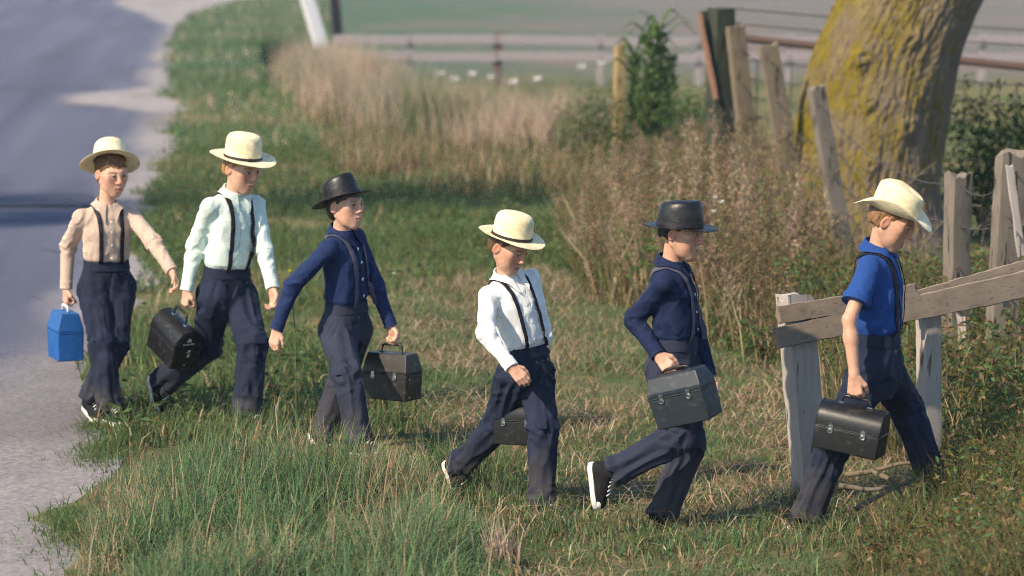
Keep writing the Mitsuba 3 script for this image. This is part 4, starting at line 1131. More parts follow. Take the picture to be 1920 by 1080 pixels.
# the verge farther off, along the road
parts = []
pg = shapely.Polygon([(-12, 37.5), (-22, 140), (-8, 140), (-3.5, 62), (-3.6, 52), (-1.5, 44), (4.5, 37.5)])
xy = scatter(pg, 30000, .5, .35, 31); n = len(xy)
keep = rng.random(n) < np.interp(xy[:, 1], [38, 60, 140], [1, .9, .5]); xy = xy[keep]; n = len(xy)
sc = xy[:, 1] / 38
t = patchy(xy, .22, 32, 0, 1, 3) * .30
pick = rng.random((n, 1)) < t
c0 = np.where(pick, tint(n, PINK), tint(n, COOL + GREEN)); 
parts.append(blades(xy, (.10 + .12 * rng.random(n)) * sc**.4, .016 * sc, .2 + .6 * rng.random(n), c0, c0 * 1.1))
put_veg('far_grass', join(*parts)); tag('far_grass', 'blurred green verge beside the far road', 'grass', kind='stuff')

# tall dry grass
parts = []
pg = poly([(548, 150), (585, 190), (650, 240), (740, 272), (850, 288), (1000, 298), (1090, 298), (1130, 284), (1150, 262), (1000, 262), (830, 258), (745, 224), (680, 188), (620, 150)])
xy = scatter(pg, 34000, .5, .5, 41); n = len(xy); xy = xy + rng.standard_normal((n, 2)) * [.20, .55]
gx, gy = px_of(np.column_stack([xy, np.zeros(n)]))
c0 = np.where(rng.random((n, 1)) < .25, tint(n, OLIVE + BROWN[1:2]), tint(n, PINK)); gp = np.clip((patchy(xy, .8, 47, 0, 1, 5) - .80) * 3, 0, .7)
c0 = np.where(rng.random((n, 1)) < gp, tint(n, GREEN + OLIVE), c0); c1 = np.where(rng.random((n, 1)) < .06 + gp, tint(n, GREEN), tint(n, PINK) * 1.08)
hh = (.45 + .55 * rng.random(n)**1.5) * (.6 + .8 * meshkit.fbm(np.column_stack([xy * .9, np.zeros(n)]), 2, seed=43)) * np.interp(gx, [560, 640, 800, 1000, 1200], [1.05, 1.05, .90, .82, .76])
parts.append(blades(xy, hh, .008 + .009 * rng.random(n), .05 + .4 * rng.random(n), c0, c1))
pg2 = poly([(560, 210), (640, 330), (800, 372), (1000, 372), (1150, 350), (1180, 270), (1150, 262), (1000, 280), (700, 230)])
xy = scatter(pg2, 13000, .9, .8, 44); n = len(xy)
c0 = np.where(rng.random((n, 1)) < .45, tint(n, OLIVE + GREEN[:1]), tint(n, STRAW + BROWN)); parts.append(blades(xy, .12 + .30 * rng.random(n), .009 + .006 * rng.random(n), .1 + .5 * rng.random(n), c0, c0 * 1.15))
put_veg('tall_dry_grass', join(*parts)); tag('tall_dry_grass', 'tall pinkish dry grass in front of the far board fence', 'grass', kind='stuff')

# weed thickets
def weeds(xy, h, cs, cl, nb=14, leaf=.03, lw=.012, stem=.006, spread=.22, lean=.25, low=.25, col2=None):
    n = len(xy); h = np.broadcast_to(h, n)
    la = rng.uniform(0, 2 * PI, n); ln = lean * rng.random(n)
    p = np.column_stack([xy, gz(xy[:, 0], xy[:, 1])]); q = p + h[:, None] * np.column_stack([np.cos(la) * ln, np.sin(la) * ln, np.ones(n)])
    ms = [rods(p, q, stem, tint(n, cs))]
    i = np.repeat(np.arange(n), nb); t = low + (1 - low) * rng.random(n * nb)
    b = p[i] + (q - p)[i] * t[:, None]
    a = rng.uniform(0, 2 * PI, n * nb); el = .2 + .9 * rng.random(n * nb)
    d = np.column_stack([np.cos(a), np.sin(a), el]); L = spread * h[i] * (1.25 - t) * (.4 + .8 * rng.random(n * nb))
    e = b + d * L[:, None]
    ms.append(rods(b, e, stem * .6, tint(len(b), cs)))
    for k in range(3):
        s = b + (e - b) * rng.random((len(b), 1))
        ms.append(leaves(s, rng.standard_normal((len(b), 3)) + d * .6 - [0, 0, .3], leaf * (.5 + rng.random(len(b))), lw * (.6 + .8 * rng.random(len(b))), tint(len(b), cl), .25))
    return join(*ms)
parts = []
pg = poly([(1045, 455), (1150, 350), (1250, 330), (1400, 345), (1530, 430), (1545, 560), (1510, 690), (1400, 690), (1260, 625), (1100, 560)])
xy = scatter(pg, 900, 1.0, 1.3, 51); gx, gy = px_of(np.column_stack([xy, np.zeros(len(xy))]))
hh = np.interp(gx, [1060, 1160, 1260, 1400, 1450, 1500], [.32, .62, .90, .98, .80, .50]) * np.interp(gy, [340, 400, 470, 600, 660], [.55, .75, 1, .80, .55]) * (.40 + .85 * rng.random(len(xy))**1.6)
parts.append(weeds(xy, hh, BROWN + STRAW[2:3], BROWN + [(.30, .21, .14), (.38, .28, .19), (.23, .165, .105), (.19, .17, .07)] + OLIVE[:2], nb=11, leaf=.042, lw=.013, spread=.28, lean=.4))
xy = scatter(pg, 320, .6, 1.0, 57); gx, gy = px_of(np.column_stack([xy, np.zeros(len(xy))])); n = len(xy)
hh = np.interp(gx, [1060, 1160, 1260, 1400, 1450, 1500], [.50, .88, 1.15, 1.30, 1.25, .95]) * np.interp(gy, [340, 400, 470, 600, 660], [.55, .75, 1, .80, .55]) * (.6 + .45 * rng.random(n))
la = rng.uniform(0, 2 * PI, n); ln = .30 * rng.random(n); p0 = np.column_stack([xy, 0 * hh]); q0 = p0 + hh[:, None] * np.column_stack([np.cos(la) * ln, np.sin(la) * ln, np.ones(n)])
parts.append(rods(p0, q0, .009, tint(n, BROWN)))
i = np.repeat(np.arange(n), 62); t = 1 - .42 * rng.random(len(i))**.8; p = p0[i] + (q0 - p0)[i] * t[:, None] + rng.standard_normal((len(i), 3)) * (.012 + .035 * (1 - t[:, None]))
d = (q0 - p0)[i] * .8 + rng.standard_normal((len(i), 3)) * .5
parts.append(leaves(p, d, .030, .013, tint(n, [(.36, .26, .175), (.45, .34, .24), (.29, .20, .13), (.24, .17, .10)])[i] * (.8 + .4 * rng.random((len(i), 1)))))
xy = scatter(pg, 60, .3, 1.0, 58); n = len(xy); gx, gy = px_of(np.column_stack([xy, np.zeros(n)])); hh = np.interp(gx, [1060, 1160, 1260, 1500], [.2, .45, .75, .6]) * np.interp(gy, [340, 400, 470, 600, 660], [.55, .75, 1, .80, .55]) * rng.random(n)
i = np.repeat(np.arange(n), 70); p = np.column_stack([xy, hh])[i] + rng.standard_normal((len(i), 3)) * [.09, .09, .10]; p[:, 2] = np.maximum(p[:, 2], .03)
parts.append(leaves(p, rng.standard_normal((len(i), 3)), .05, .024, tint(n, [(.12, .20, .05), (.09, .16, .045), (.16, .22, .06)])[i], .2))
xy = scatter(pg, 520, .9, 1.0, 52); gx, gy = px_of(np.column_stack([xy, np.zeros(len(xy))]))
hh = np.interp(gx, [1060, 1160, 1320, 1480], [.25, .5, .7, .3]) * np.interp(gy, [340, 460, 600, 660], [1, 1, .7, .5]) * (.5 + .5 * rng.random(len(xy)))
parts.append(weeds(xy, hh, OLIVE, OLIVE + GREEN[:3], nb=12, leaf=.060, lw=.022))
xy = scatter(pg, 14000, .6, 1.2, 53); n = len(xy)
c0 = np.where(rng.random((n, 1)) < .45, tint(n, OLIVE + GREEN[:1]), tint(n, BROWN + STRAW)); gx, gy = px_of(np.column_stack([xy, np.zeros(n)]))
parts.append(blades(xy, (.2 + .5 * rng.random(n)) * np.interp(gx, [1380, 1480], [1, .4]), .006 + .004 * rng.random(n), .1 + .6 * rng.random(n), c0, c0 * 1.15))
put_veg('weed_thicket', join(*parts)); tag('weed_thicket', 'brown dying weeds massed in front of the leaning posts and the big tree', 'weeds', kind='stuff')
parts = []
pg = poly([(1440, 560), (1560, 520), (1960, 560), (1960, 880), (1760, 900), (1560, 860), (1480, 760)])
xy = scatter(pg, 420, .5, 1.2, 55)
gx, gy = px_of(np.column_stack([xy, np.zeros(len(xy))]))
parts.append(weeds(xy, (.25 + .45 * rng.random(len(xy))) * np.interp(gy, [540, 640], [.35, 1]), OLIVE + BROWN, OLIVE + GREEN[:2] + BROWN[:1], nb=12, leaf=.045, lw=.02))
xy = scatter(pg, 9000, .5, 1.5, 56); n = len(xy)
c0 = np.where(rng.random((n, 1)) < .6, tint(n, OLIVE + GREEN[:1]), tint(n, STRAW + BROWN)); parts.append(blades(xy, .15 + .4 * rng.random(n), .006 + .004 * rng.random(n), .1 + .6 * rng.random(n), c0, c0 * 1.15))
put_veg('fence_weeds', join(*parts)); tag('fence_weeds', 'olive weeds and grass growing behind the plank rail', 'weeds', kind='stuff')
parts = []
pg = poly([(1545, 1120), (1640, 1030), (1745, 965), (1800, 930), (1990, 925), (1990, 1250), (1545, 1250)])
xy = scatter(pg, 480, .4, 1.6, 61); gx, gy = px_of(np.column_stack([xy, np.zeros(len(xy))]))
hh = np.interp(gx, [1540, 1680, 1760, 1850, 1960], [.09, .15, .30, .42, .50]) * (.6 + .5 * rng.random(len(xy)))
parts.append(weeds(xy, hh, OLIVE + BROWN[1:2], OLIVE + GREEN[:3] + STRAW[2:3] + [(.26, .16, .08), (.24, .20, .08)], nb=13, leaf=.034, lw=.012, stem=.005, spread=.34))
xy = scatter(pg, 20000, .5, 2.0, 62); n = len(xy); gx, gy = px_of(np.column_stack([xy, np.zeros(n)]))
c0 = np.where(rng.random((n, 1)) < .65, tint(n, OLIVE + GREEN[:2]), tint(n, STRAW[2:3] + BROWN)); parts.append(blades(xy, np.interp(gx, [1540, 1750, 1960], [.10, .28, .46]) * (.4 + .9 * rng.random(n)), .006, .2 + .75 * rng.random(n), c0, c0 * 1.15))
put_veg('foreground_weeds', join(*parts)); tag('foreground_weeds', 'tangled green and rusty weeds in the near right corner', 'weeds', kind='stuff')

# plants one can tell apart
def shrub(name, px, py, rad, h, cols, label, n=1500, leaf=.05, seed=0, trunk=.02):
    key = new(name); tag(key, label, name.replace('_', ' '))
    g = G(px, py); g[2] = 0
    cl = rng.standard_normal((26, 3)); cl /= np.linalg.norm(cl, axis=1, keepdims=True); cl *= (rng.random((26, 1)))**.4
    cl = g + np.array([0, 0, h * .55]) + cl * [rad, rad, h * .45]
    i = rng.integers(0, 26, n); p = cl[i] + rng.standard_normal((n, 3)) * [rad * .22, rad * .22, h * .12]; p[:, 2] = np.maximum(p[:, 2], .03)
    put_veg(key + '__foliage', leaves(p, rng.standard_normal((n, 3)), leaf * (.6 + .8 * rng.random(n)), leaf * .45, tint(n, cols), .2))
    for k in range(5):
        c_ = tint(1, BROWN)[0]; e = cl[k * 5]
        v, f = tube([g, g * .5 + e * .5 + [0.02, 0, .02], e], [trunk, trunk * .7, trunk * .3], 6)
        put(key + '__stem', (v, f), 'stem', smooth=True, color=np.tile(c_, (len(v), 1)))
DKG = [(.035, .070, .022), (.045, .090, .028), (.065, .105, .032)]
shrub('shrub', 521, 152, .30, .78, [(.050, .090, .05), (.04, .075, .042)], 'dark green shrub by the road verge, left of the dry grass', 1400, .07)
shrub('shrub', 1285, 345, .60, 1.05, DKG[1:] + GREEN, 'dark leafy bush at the foot of the tall weed', 2600, .055)
shrub('shrub', 1150, 345, .50, 1.0, DKG[1:] + OLIVE[:1], 'low dark bush between the dry grass and the brown weeds', 2000, .05)
shrub('shrub', 1840, 440, .55, 1.15, DKG, 'dark green bush in the shade behind the right-hand posts', 2600, .06)
shrub('shrub', 1900, 405, .50, .9, DKG + OLIVE[1:2], 'dark bush against the wire mesh at the right edge', 2000, .06)
shrub('shrub', 718, 235, .20, .60, [(.10, .16, .05), (.08, .13, .05)], 'small light green plant standing in the dry grass', 420, .06)
key = new('tall_weed'); tag(key, 'tall dark green weed with drooping top leaves, left of the dark fence post', 'weed')
g = G(1215, 345); 
for k, (dx, hh_) in enumerate(((0, 1.60), (.12, 1.70), (-.14, 1.38), (.04, 1.25), (.24, 1.35))):
    b = g + [dx * .6, .1 * k, 0]; e = b + [dx * .5, 0, hh_]
    v, f = tube([b, (b + e) / 2 + [.02, 0, 0], e], [.011, .009, .004], 6); put(key + '__stem', (v, f), 'stem', smooth=True, color=np.tile([.07, .10, .03], (len(v), 1)))
    n = 330
    t = .10 + .86 * rng.random(n)**.9; a = rng.uniform(0, 2 * PI, n); L = (.12 + .12 * rng.random(n)) * (1.1 - .4 * t)
    p = b + (e - b) * t[:, None]; d = np.column_stack([np.cos(a), np.sin(a), 0.9 + 1.0 * rng.random(n)])
    put_veg(key + '__foliage', leaves(p, d, L * 1.15, .026, tint(n, [(.125, .195, .070), (.16, .235, .09), (.10, .16, .06)]), .35))
    for q in range(7 if k < 3 else 3):
        a = q * 2.4 + k; l = .34 + .18 * rng.random(); z = e - [0, 0, .02 + .035 * q]
        o = np.array([math.cos(a), math.sin(a), 0]); mid = z + o * l * .5 + [0, 0, l * .40]; tp = z + o * l * 1.1 + [0, 0, .06 - .02 * q]
        s = np.cross(o, [0, 0, 1]); w_ = .026
        v = np.array([z - s * .004, z + s * .004, (z + mid) / 2 - s * w_ + [0, 0, .015], (z + mid) / 2 + s * w_ + [0, 0, .015], mid - s * w_, mid + s * w_, tp])
        put(key + '__leaf', (v, np.array([[0, 1, 3], [0, 3, 2], [2, 3, 5], [2, 5, 4], [4, 5, 6]])), 'leafy', color=np.tile([.10, .165, .055], (7, 1)))
put_veg(key + '__fleck', leaves(np.tile(P(1250, 62, 33.2), (16, 1)), rng.standard_normal((16, 3)), .06, .04, np.tile([.72, .76, .80], (16, 1))))  # blue-white fleck at the weed top, kind unknown, made of small leaves
def flower(px, py, Y, r, col, label, group, n=7):
    key = new('wildflower'); tag(key, label, 'flower', group)
    t = P(px, py, Y); b = np.array([t[0] + .03, t[1], 0])
    v, f = tube([b, b * .4 + t * .6 + [.015, 0, 0], t], [.004, .0035, .003], 5); put(key + '__stem', (v, f), 'stem', smooth=True, color=np.tile([.10, .13, .05], (len(v), 1)))
    a = np.arange(n * 2) * 2.4; el = np.where(np.arange(n * 2) % 2, .9, .1)
    d = np.column_stack([np.cos(a), np.sin(a), el])
    put_veg(key + '__head', leaves(np.tile(t, (n * 2, 1)), d, r, r * .8, np.tile(col, (n * 2, 1)) * (.9 + .1 * rng.random((n * 2, 1)))))
for k, (px, py, Y) in enumerate(((826, 140, 42), (853, 150, 41), (886, 140, 42), (921, 146, 41), (963, 156, 40), (1009, 150, 40), (1090, 128, 42), (1128, 121, 42))):
    flower(px, py, Y - 1.5, .075, (.80, .76, .72), ('leftmost white seed head above the dry grass', 'second white seed head from the left, set low', 'third white seed head from the left', 'white seed head left of the fence post', 'white seed head right of the fence post', 'big white seed head midway along the dry grass', 'second white seed head from the right', 'rightmost white seed head above the dry grass')[k], 'white seed heads above the dry grass')
for k, (px, py, w_) in enumerate(((1341, 371, 'uppermost'), (1353, 379, 'rightmost'), (1339, 397, 'lowest'))):
    flower(px, py, 20.5, .020, (.82, .80, .76), f'small white flower blossom in the brown weeds right of a black hat, {w_} of three', 'three white blossoms in the brown weeds')
flower(543, 508, 15.9, .013, (.75, .60, .02), 'single yellow flower in the grass behind the navy-shirted boy', None)
flower(738, 513, 18.5, .012, (.80, .78, .74), 'single white flower in the grass right of the navy-shirted boy', None)
# ------------------------------------------------------------------ the big tree
key = new('tree'); tag(key, 'massive leaning tree trunk crusted with yellow lichen behind the old posts', 'tree')
TY = 25.2
cen = [(520, 1600, 205), (480, 1605, 185), (420, 1613, 166), (350, 1618, 153), (280, 1628, 150), (200, 1640, 152), (100, 1666, 149), (50, 1689, 148), (0, 1715, 146)]
zc, xc, rc = [], [], []
for py, px, hw in cen:
    p = P(px, py, TY); zc.append(p[2]); xc.append(p[0]); rc.append(hw / FPX * TY)
zc += [2.9, 3.8, 4.6]; xc += [xc[-1] + .42, xc[-1] + .80, xc[-1] + 1.0]; rc += [.58, .55, .50]
o_ = np.argsort(zc); zc, xc, rc = np.array(zc)[o_], np.array(xc)[o_], np.array(rc)[o_]
zz = np.concatenate([np.linspace(-.15, 2.3, 230), np.linspace(2.32, 4.6, 40)]); na = 330
an = np.arange(na) * 2 * PI / na
cx = np.interp(zz, zc, xc); cr = np.interp(zz, zc, rc)
cx = np.convolve(np.pad(cx, 8, mode='edge'), np.ones(17) / 17, 'valid'); cr = np.convolve(np.pad(cr, 8, mode='edge'), np.ones(17) / 17, 'valid')
Z, A = np.meshgrid(zz, an, indexing='ij')
dirs = np.stack([np.cos(A), np.sin(A), 0 * A], -1)
q = np.stack([np.cos(A) * 1.1, np.sin(A) * 1.1, Z * .55], -1)
wz = meshkit.fbm(q * 2.2, 3, seed=2)[..., None]
big = (meshkit.fbm(q * 1.6, 3, seed=1) - .5) * .08 + .4 * np.abs(meshkit.fbm(np.stack([np.cos(A) * 1.7, np.sin(A) * 1.7, Z * .18], -1), 2, seed=9) - .5) * .13
fur = np.abs(meshkit.fbm(np.stack([np.cos(A) * 14, np.sin(A) * 14, Z * .7], -1) + wz * .45, 2, seed=3) - .5)
fur2 = np.abs(meshkit.fbm(np.stack([np.cos(A) * 27, np.sin(A) * 27, Z * 7], -1) + wz * .8, 2, seed=13) - .5)
fine = meshkit.fbm(np.stack([np.cos(A) * 24, np.sin(A) * 24, Z * 9], -1), 3, seed=5) - .5
rad = cr[:, None] - .05 + big + np.clip(fur * 5.0, 0, .6) * .026 - .010 + np.clip(fur2 * 4, 0, .5) * .022 + fine * .030
for az, z0, s, hgt in ((-1.95, 1.62, .09, .10), (-1.45, 1.75, .07, .07), (-1.75, 1.25, .06, .06), (-1.2, 1.05, .08, .06), (-2.3, .95, .10, .08), (-1.6, .75, .08, .05)):
    dd = np.sqrt(((np.angle(np.exp(1j * (A - az)))) * .65)**2 + (Z - z0)**2)
    rad = rad + hgt * np.exp(-(dd / s)**2) - hgt * .8 * np.exp(-(dd / (s * .42))**2)
rad += np.clip(.4 - Z, 0, 1)**1.5 * .25
v = np.stack([cx[:, None] + rad * np.cos(A), TY + .12 * np.clip(Z, 0, 5) + rad * np.sin(A) * .95, Z], -1).reshape(-1, 3)
put(key + '__trunk', (v, grid_faces(len(zz), na, True)), 'bark', smooth=True)
top = np.array([cx[-1], TY + .12 * 4.6, 4.5])
tips = []
for k, (dx, dy, dz) in enumerate(((1.6, .4, 2.6), (-1.0, .8, 2.8), (.6, -1.2, 2.4), (2.4, 1.0, 1.6), (.4, 1.6, 3.4))):
    e = top + [dx, dy, dz]; m = top * .5 + e * .5 + [.1, 0, -.2]
    put(key + '__limb', tube([top - [0, 0, .35], top * .75 + e * .25, m, e], [.30, .24, .16, .06], 12), 'bark', smooth=True)
    tips += [e, m * .4 + e * .6, e + [.4, .2, .5], e + [-.4, .3, .3]]
tips = np.array(tips); n = 5200; i = rng.integers(0, len(tips), n)
p = tips[i] + rng.standard_normal((n, 3)) * [.62, .62, .5]
put_veg(key + '__crown', leaves(p, rng.standard_normal((n, 3)), .11 + .05 * rng.random(n), .075, tint(n, GREEN + OLIVE), .3))

# ------------------------------------------------------------------ posts, rails, wires
def plank(a, b, w, t, face, seed=0, jag=.02, rough=.006, n=26, taper=1.0, nick=0.0):
    """A weathered board from a to b: width w across the face normal, thickness t, ragged at b."""
    a, b, face = (np.asarray(x, float) for x in (a, b, face)); d = unit(b - a); nf = unit(face - d * (face @ d)); s = np.cross(d, nf)
    sec = []
    for x, y in ((-1, -1), (-.5, -1), (0, -1), (.5, -1), (1, -1), (1, 0), (1, 1), (.5, 1), (0, 1), (-.5, 1), (-1, 1), (-1, 0)):
        e = .93 if abs(x) == 1 and abs(y) == 1 else 1
        sec.append((x * w / 2 * e, y * t / 2 * e))
    sec = np.array(sec); m = len(sec); ts = np.linspace(0, 1, n)
    v = np.zeros((n, m, 3))
    for k, q in enumerate(ts):
        c = a + (b - a) * q
        sc = 1 + (taper - 1) * q
        v[k] = c + sec[:, :1] * sc * s + sec[:, 1:] * nf
    nz = meshkit.fbm(v * [9, 9, 9] + seed * 3.1, 3)[..., None] - .5; n2 = meshkit.fbm(v * [30, 30, 6] + seed, 2)[..., None] - .5
    out = sec[:, :1] * s + sec[:, 1:] * nf; out = out / (np.linalg.norm(out, axis=1, keepdims=True) + 1e-9)
    v = v + out[None] * (nz * rough * 1.6 + n2 * rough * 1.3)
    v[-1] += d * jag * (meshkit.noise(np.column_stack([sec * 40, np.full(m, seed)])) - .5)[:, None] * 2
    v[0] += d * jag * .4 * (meshkit.noise(np.column_stack([sec * 40, np.full(m, seed + 5)])) - .5)[:, None] * 2
    v = v.reshape(-1, 3); f = grid_faces(n, m, True); j = np.arange(m); j2 = (j + 1) % m
    f = np.vstack([f, np.stack([j2, j, j * 0 + n * m], 1), np.stack([(n - 1) * m + j, (n - 1) * m + j2, j * 0 + n * m + 1], 1)])
    v = np.vstack([v, v[:m].mean(0)[None], v[-1 - 0 - m + 1 - 1:][:m].mean(0)[None]])
    me = trimesh.Trimesh(v, f, process=False)
    return v, (f[:, ::-1] if me.volume < 0 else f)
def post(topx, topy, Y, gx_, w, t, mat_, label, yaw=25, seed=0, group=None, taper=.96, name='fence_post', part=None, jag=.035, rough=.006):
    top = P(topx, topy, Y); h = Y / FPX
    base = np.array([(gx_ - 960) * h, Y + .05, -.15])
    a = math.radians(yaw)
    m = plank(base, top, w, t, (math.sin(a), -math.cos(a), 0), seed, jag, rough, taper=taper)
    if part: return put(part, m, mat_, smooth=35), base, top
    key = new(name); tag(key, label, name.replace('_', ' '), group); put(key, m, mat_, smooth=35)
    return key, base, top
OLD = 'old leaning wooden posts along the verge'
A_ = post(1378, 50, 26, 1430, .165, .09, 'wood_moss', 'mossy upright plank post just right of the dark square post', 20, 1, OLD)
B_ = post(1440, 85, 25, 1515, .185, .07, 'wood_moss', 'leaning mossy plank post at the left edge of the tree trunk', 20, 2, OLD, taper=.9)
C_ = post(1530, 165, 23, 1604, .150, .08, 'wood_grey', 'grey leaning post standing in front of the yellow lichen', 25, 3, OLD, taper=.85)
D_ = post(1797, 325, 17.5, 1800, .140, .10, 'wood_grey', 'grey wire-wrapped post right of the straw-hatted leader', 30, 4, OLD)
E_ = post(1896, 290, 17.0, 1880, .165, .10, 'wood_grey', 'wide grey post at the right edge with a pale slat leaning on it', 18, 5, OLD)
key = new('pale_slat'); tag(key, 'narrow whitish slat leaning against the wide grey post', 'slat')
put(key, plank(P(1915, 480, 16.8), P(1893, 312, 16.8), .042, .018, (.3, -1, 0), 8), 'wood_pale', smooth=35)
key = new('pale_slat'); tag(key, 'broken pale slat low down between the right posts, under the plank rail', 'slat')
put(key, plank(P(1812, 705, 17.2), P(1803, 590, 17.2), .055, .02, (-.6, -1, 0), 9, jag=.05), 'wood_pale', smooth=35)
for k in range(4):
    key = new('barbed_wire'); tag(key, ['topmost rusty barbed wire strung along the old posts', 'second rusty barbed wire from the top on the old posts', 'third rusty barbed wire down on the old posts', 'lowest rusty barbed wire on the old posts'][k], 'wire', 'barbed wires on the old posts')
    pts = []
    fr = (.93, .76, .60, .40)[k]
    prs = (A_, B_, C_, D_, E_)
    an_ = [b + (t - b) * min(.97, fr * (1.0 if i < 3 else 1.02)) + [0, -.055, 0] for i, (_, b, t) in enumerate(prs)]
    an_.append(an_[-1] + [.12, -1.6, .02])
    for i in range(len(an_) - 1):
        for q in np.linspace(0, 1, 24, endpoint=False):
            pts.append(an_[i] * (1 - q) + an_[i + 1] * q - np.array([0, 0, (.05 + .05 * ((k * 7 + i * 3) % 4)) * 4 * q * (1 - q)]))
    pts.append(an_[-1]); pts = np.array(pts); pts += (meshkit.fbm(pts * 3, 2)[:, None] - .5) * .03
    put(key + '__strand', tube(pts, .0042, 5), 'wire', smooth=True)
    s = np.linspace(0, len(pts) - 1, 60).astype(int)
    bm = cat(*[tube([pts[i] - rng.standard_normal(3) * .018, pts[i] + rng.standard_normal(3) * .018], .0026, 4) for i in s])
    kb = put(key + '__barbs', bm, 'wire'); tag(kb, kind='stuff')
# corner post of the wire fence
_, kb_, kt_ = post(1352, 15, 29, 1350, .22, .20, 'wood_dark', 'dark square corner post with a green-black top', 28, 11, rough=.004, jag=.006)
kp_, _, _ = post(1318, 24, 28.6, 1388, .115, .06, 'wood_dark', 'thin dark board with an orange edge coloured as sunlit, leaning on the corner post', 25, 12, name='leaning_board', taper=.8)
put(kp_ + '__sunlit_edge', plank(P(1342, 185, 28.52), P(1311, 26, 28.52), .045, .03, (.2, -1, 0), 13, jag=.03), 'sunlit_orange', smooth=35)  # sunlight on the board edge, built as an orange strip
key = new('wire_fence'); tag(key, 'woven wire fence with a rusty pipe along its top behind the tree', 'wire fence')
f0, f1 = P(1372, 70, 29), P(1990, 133, 28.2)
put(key + '__pipe', tube([f0, f0 * .5 + f1 * .5, f1], .038, 14), 'pipe_rust', smooth=True)
g0, g1 = np.array([f0[0], f0[1] + .06, 0]), np.array([f1[0], f1[1] + .06, 0])
for k, z in enumerate((1.92, 1.78, 1.45, 1.27, 1.09, .91, .73, .55, .37)):
    dz = -.25 if z < 1.7 else -.2
    put(key + '__line_wire', tube([g0 + [0, 0, z], (g0 + g1) / 2 + [0, 0, z + dz / 2 - .02], g1 + [0, 0, z + dz]], .0085, 5), 'wire')
for k in range(19):
    q = (k + .5) / 19; b = g0 + (g1 - g0) * q
    put(key + '__stay_wire', tube([b + [0, .004, .30], b + [.01, .004, 1.46 - .25 * q]], .0075, 4), 'wire')
# far board fence
key = new('board_fence'); tag(key, 'far two-board fence of pale lilac weathered boards across the field edge', 'board fence')
FY = 55.5; sc = FPX / FY
pxs = [630, 768, 932, 1126, 1310, 1480, 1660, 1840, 2020]
for k, px in enumerate(pxs):
    b = np.array([(px - 960) / sc, FY + .1, -.1]); t = np.array([(px - 960) / sc + .02, FY + .1, (.97 if px == 932 else .90) + .02 * math.sin(k * 3)])
    put(key + '__post', plank(b, t, .17 if px == 932 else .13, .13, (0, -1, 0), 20 + k), 'post_brown' if px == 932 else 'board_lilac', smooth=35)
for k in range(len(pxs) - 1):
    for z, w_ in ((.80, .165), (.50, .165)):
        z0 = z + .055 * max(0, (3 - k)) / 3 + .02 * math.sin(k * 2.3 + z * 5); z1 = z + .055 * max(0, (2 - k)) / 3 + .02 * math.sin(k * 2.3 + 1 + z * 5)
        put(key + '__board', plank([(pxs[k] - 960) / sc + .012, FY - .02 + .008 * (k % 2), z0], [(pxs[k + 1] - 960) / sc - .012, FY - .02 + .008 * (k % 2), z1], w_, .035, (0, -1, 0), 40 + k * 3, jag=.01, rough=.004, n=14), 'board_lilac', smooth=35)
post(556, -70, 56.5, 628, .25, .2, 'post_white', 'whitewashed leaning gate post at the left end of the far fence', 20, 31, name='gate_post', rough=.004)
post(624, -60, 57.0, 640, .17, .15, 'post_brown', 'brown gate post beside the whitewashed one', 20, 32, name='gate_post', rough=.004)
# plank rail by the leading boy
key = new('plank_rail'); tag(key, 'broken grey plank rail nailed to pale posts behind the leading boy', 'fence')
fc = (.05, -1, .12)
put(key + '__board', plank(P(1457, 634, 13.66), P(1985, 519, 14.3), .098, .035, fc, 51, jag=.04, rough=.006, taper=1.35, n=60), 'wood_rail', smooth=35)
put(key + '__board', plank(P(1459, 591, 13.68), P(1720, 548, 13.98), .080, .03, fc, 52, jag=.05, rough=.006, n=40), 'wood_rail', smooth=35)
put(key + '__board', plank(P(1690, 573, 14.06), P(1985, 490, 14.42), .10, .03, fc, 53, jag=.05, rough=.006, n=40), 'wood_rail', smooth=35)
post(1490, 552, 13.78, 1538, .150, .10, 'wood_pale', '', 32, 54, part=key + '__post', taper=1.05)
post(1741, 586, 14.18, 1758, .092, .085, 'wood_pale', '', 30, 55, part=key + '__post', taper=1.05)
# brushwood at the leader's feet
for k, (a, b, c_) in enumerate((((1590, 885, 13.5), (1660, 878, 13.45), (1742, 866, 13.4)), ((1600, 960, 13.15), (1680, 905, 13.2), (1770, 880, 13.3)), ((1640, 880, 13.4), (1690, 925, 13.2), (1750, 990, 12.95)), ((1570, 915, 13.3), (1650, 925, 13.3), (1760, 905, 13.3)))):
    key = new('dead_branch'); tag(key, ('thick grey-brown dead branch lying level behind the leading boy\'s feet', 'pale dead branch slanting up to the right behind the leading boy', 'dead branch slanting down to the right into the near weeds', 'pale dead branch lying lowest and flattest between the leading boy\'s legs')[k], 'branch')
    pts = np.array([P(*a), P(*b), P(*c_)]); t = np.linspace(0, 1, 14)[:, None]
    pts = (1 - t)**2 * pts[0] + 2 * t * (1 - t) * pts[1] + t * t * pts[2]; pts += (meshkit.fbm(pts * 7, 2, seed=k)[:, None] - .5) * .05
    put(key, tube(pts, np.linspace(.013, .005, 14), 8), 'wood_grey' if k % 2 else 'wood_moss', smooth=True)
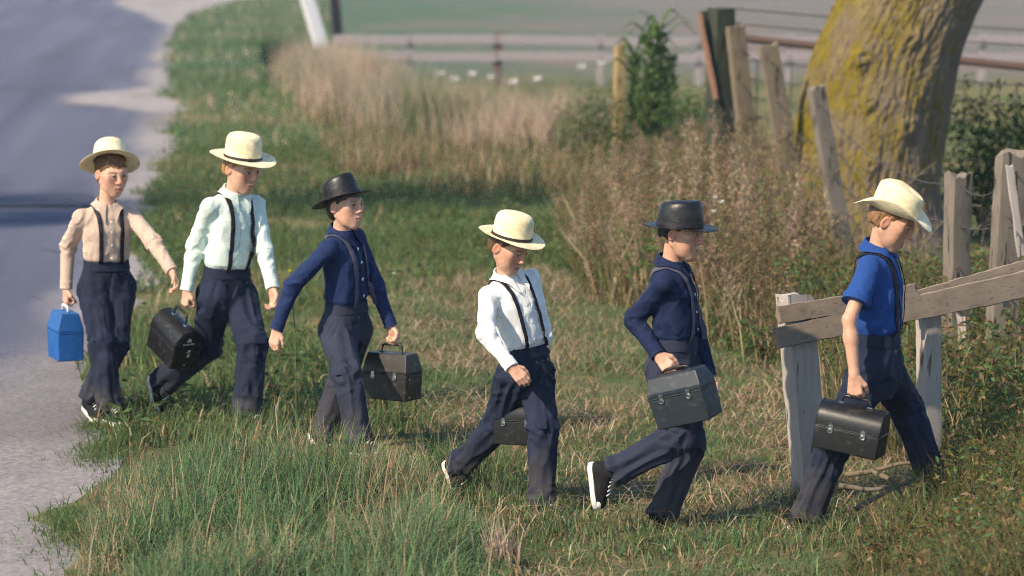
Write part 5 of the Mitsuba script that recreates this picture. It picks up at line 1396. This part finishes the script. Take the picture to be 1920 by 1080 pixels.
for k in range(7):
    key = new('bare_twig'); tag(key, ('leftmost bare twig at the foot of the lichen-covered trunk', 'second bare twig from the left before the big trunk', 'third bare twig from the left before the big trunk', 'middle bare twig before the big trunk', 'third bare twig from the right before the big trunk', 'second bare twig from the right before the big trunk', 'rightmost bare twig before the big trunk')[k], 'twig', 'bare twigs at the foot of the big trunk')
    x0 = 1440 + 42 * k; y0 = 560 - 12 * (k % 3); Yk = 22.3 - .12 * k
    a = P(x0, y0, Yk); b = P(x0 + 40 - 25 * (k % 3), 400 + 30 * (k % 2), Yk - .1); c_ = P(x0 + 150 - 110 * (k % 2), 300 + 42 * (k % 4), Yk - .2)
    t = np.linspace(0, 1, 16)[:, None]
    pts = (1 - t)**2 * a + 2 * t * (1 - t) * b + t * t * c_; pts += (meshkit.fbm(pts * 6, 2, seed=k)[:, None] - .5) * .08
    put(key + '__stem', tube(pts, np.linspace(.010, .003, 16), 6), 'wood_dark' if k % 2 else 'wood_moss', smooth=True)
    for q in (5, 8, 11, 13):
        d = unit(rng.standard_normal(3) + [0, 0, .4]); put(key + '__side_twig', tube([pts[q], pts[q] + d * .09, pts[q] + d * .17 + [0, 0, .03]], [.004, .003, .0015], 5), 'wood_moss', smooth=True)
post(1163, 84, 34.5, 1160, .125, .10, 'post_tan', 'short yellowish stake between the dry grass and the tall weed', 20, 61)
key = new('added_shade_tree'); tag(key, 'tall unseen tree added across the road to shade the far verge', 'tree')
tb = np.array([-17.6, 16.6, 0])
put(key + '__trunk', tube([tb, tb + [.1, 0, 5], tb + [.3, .2, 11], tb + [.5, .3, 16.5]], [.42, .34, .24, .08], 14), 'bark', smooth=True)
cc = []
for k in range(26):
    s_ = np.array([-6.5 + 8.2 * rng.random(), 30.2 + .35 * rng.standard_normal(), 0]); h = 14.5 + 2.2 * rng.random()
    cc.append(s_ + SUN / SUN[2] * h)  # crown clumps set up the sun line to shade the verge; tree is unseen
cc = np.array(cc)
for k in range(0, 26, 3):
    put(key + '__limb', tube([tb + [.25, .1, 9.5 + .2 * k], (tb + [0, 0, 12] + cc[k]) / 2 + [0, 0, .4], cc[k]], [.12, .08, .03], 8), 'bark', smooth=True)
n = 3000; i = rng.integers(0, 26, n)
put_veg(key + '__crown', leaves(cc[i] + rng.standard_normal((n, 3)) * [.42, .30, .42], rng.standard_normal((n, 3)), .16, .11, tint(n, GREEN + OLIVE), .3))
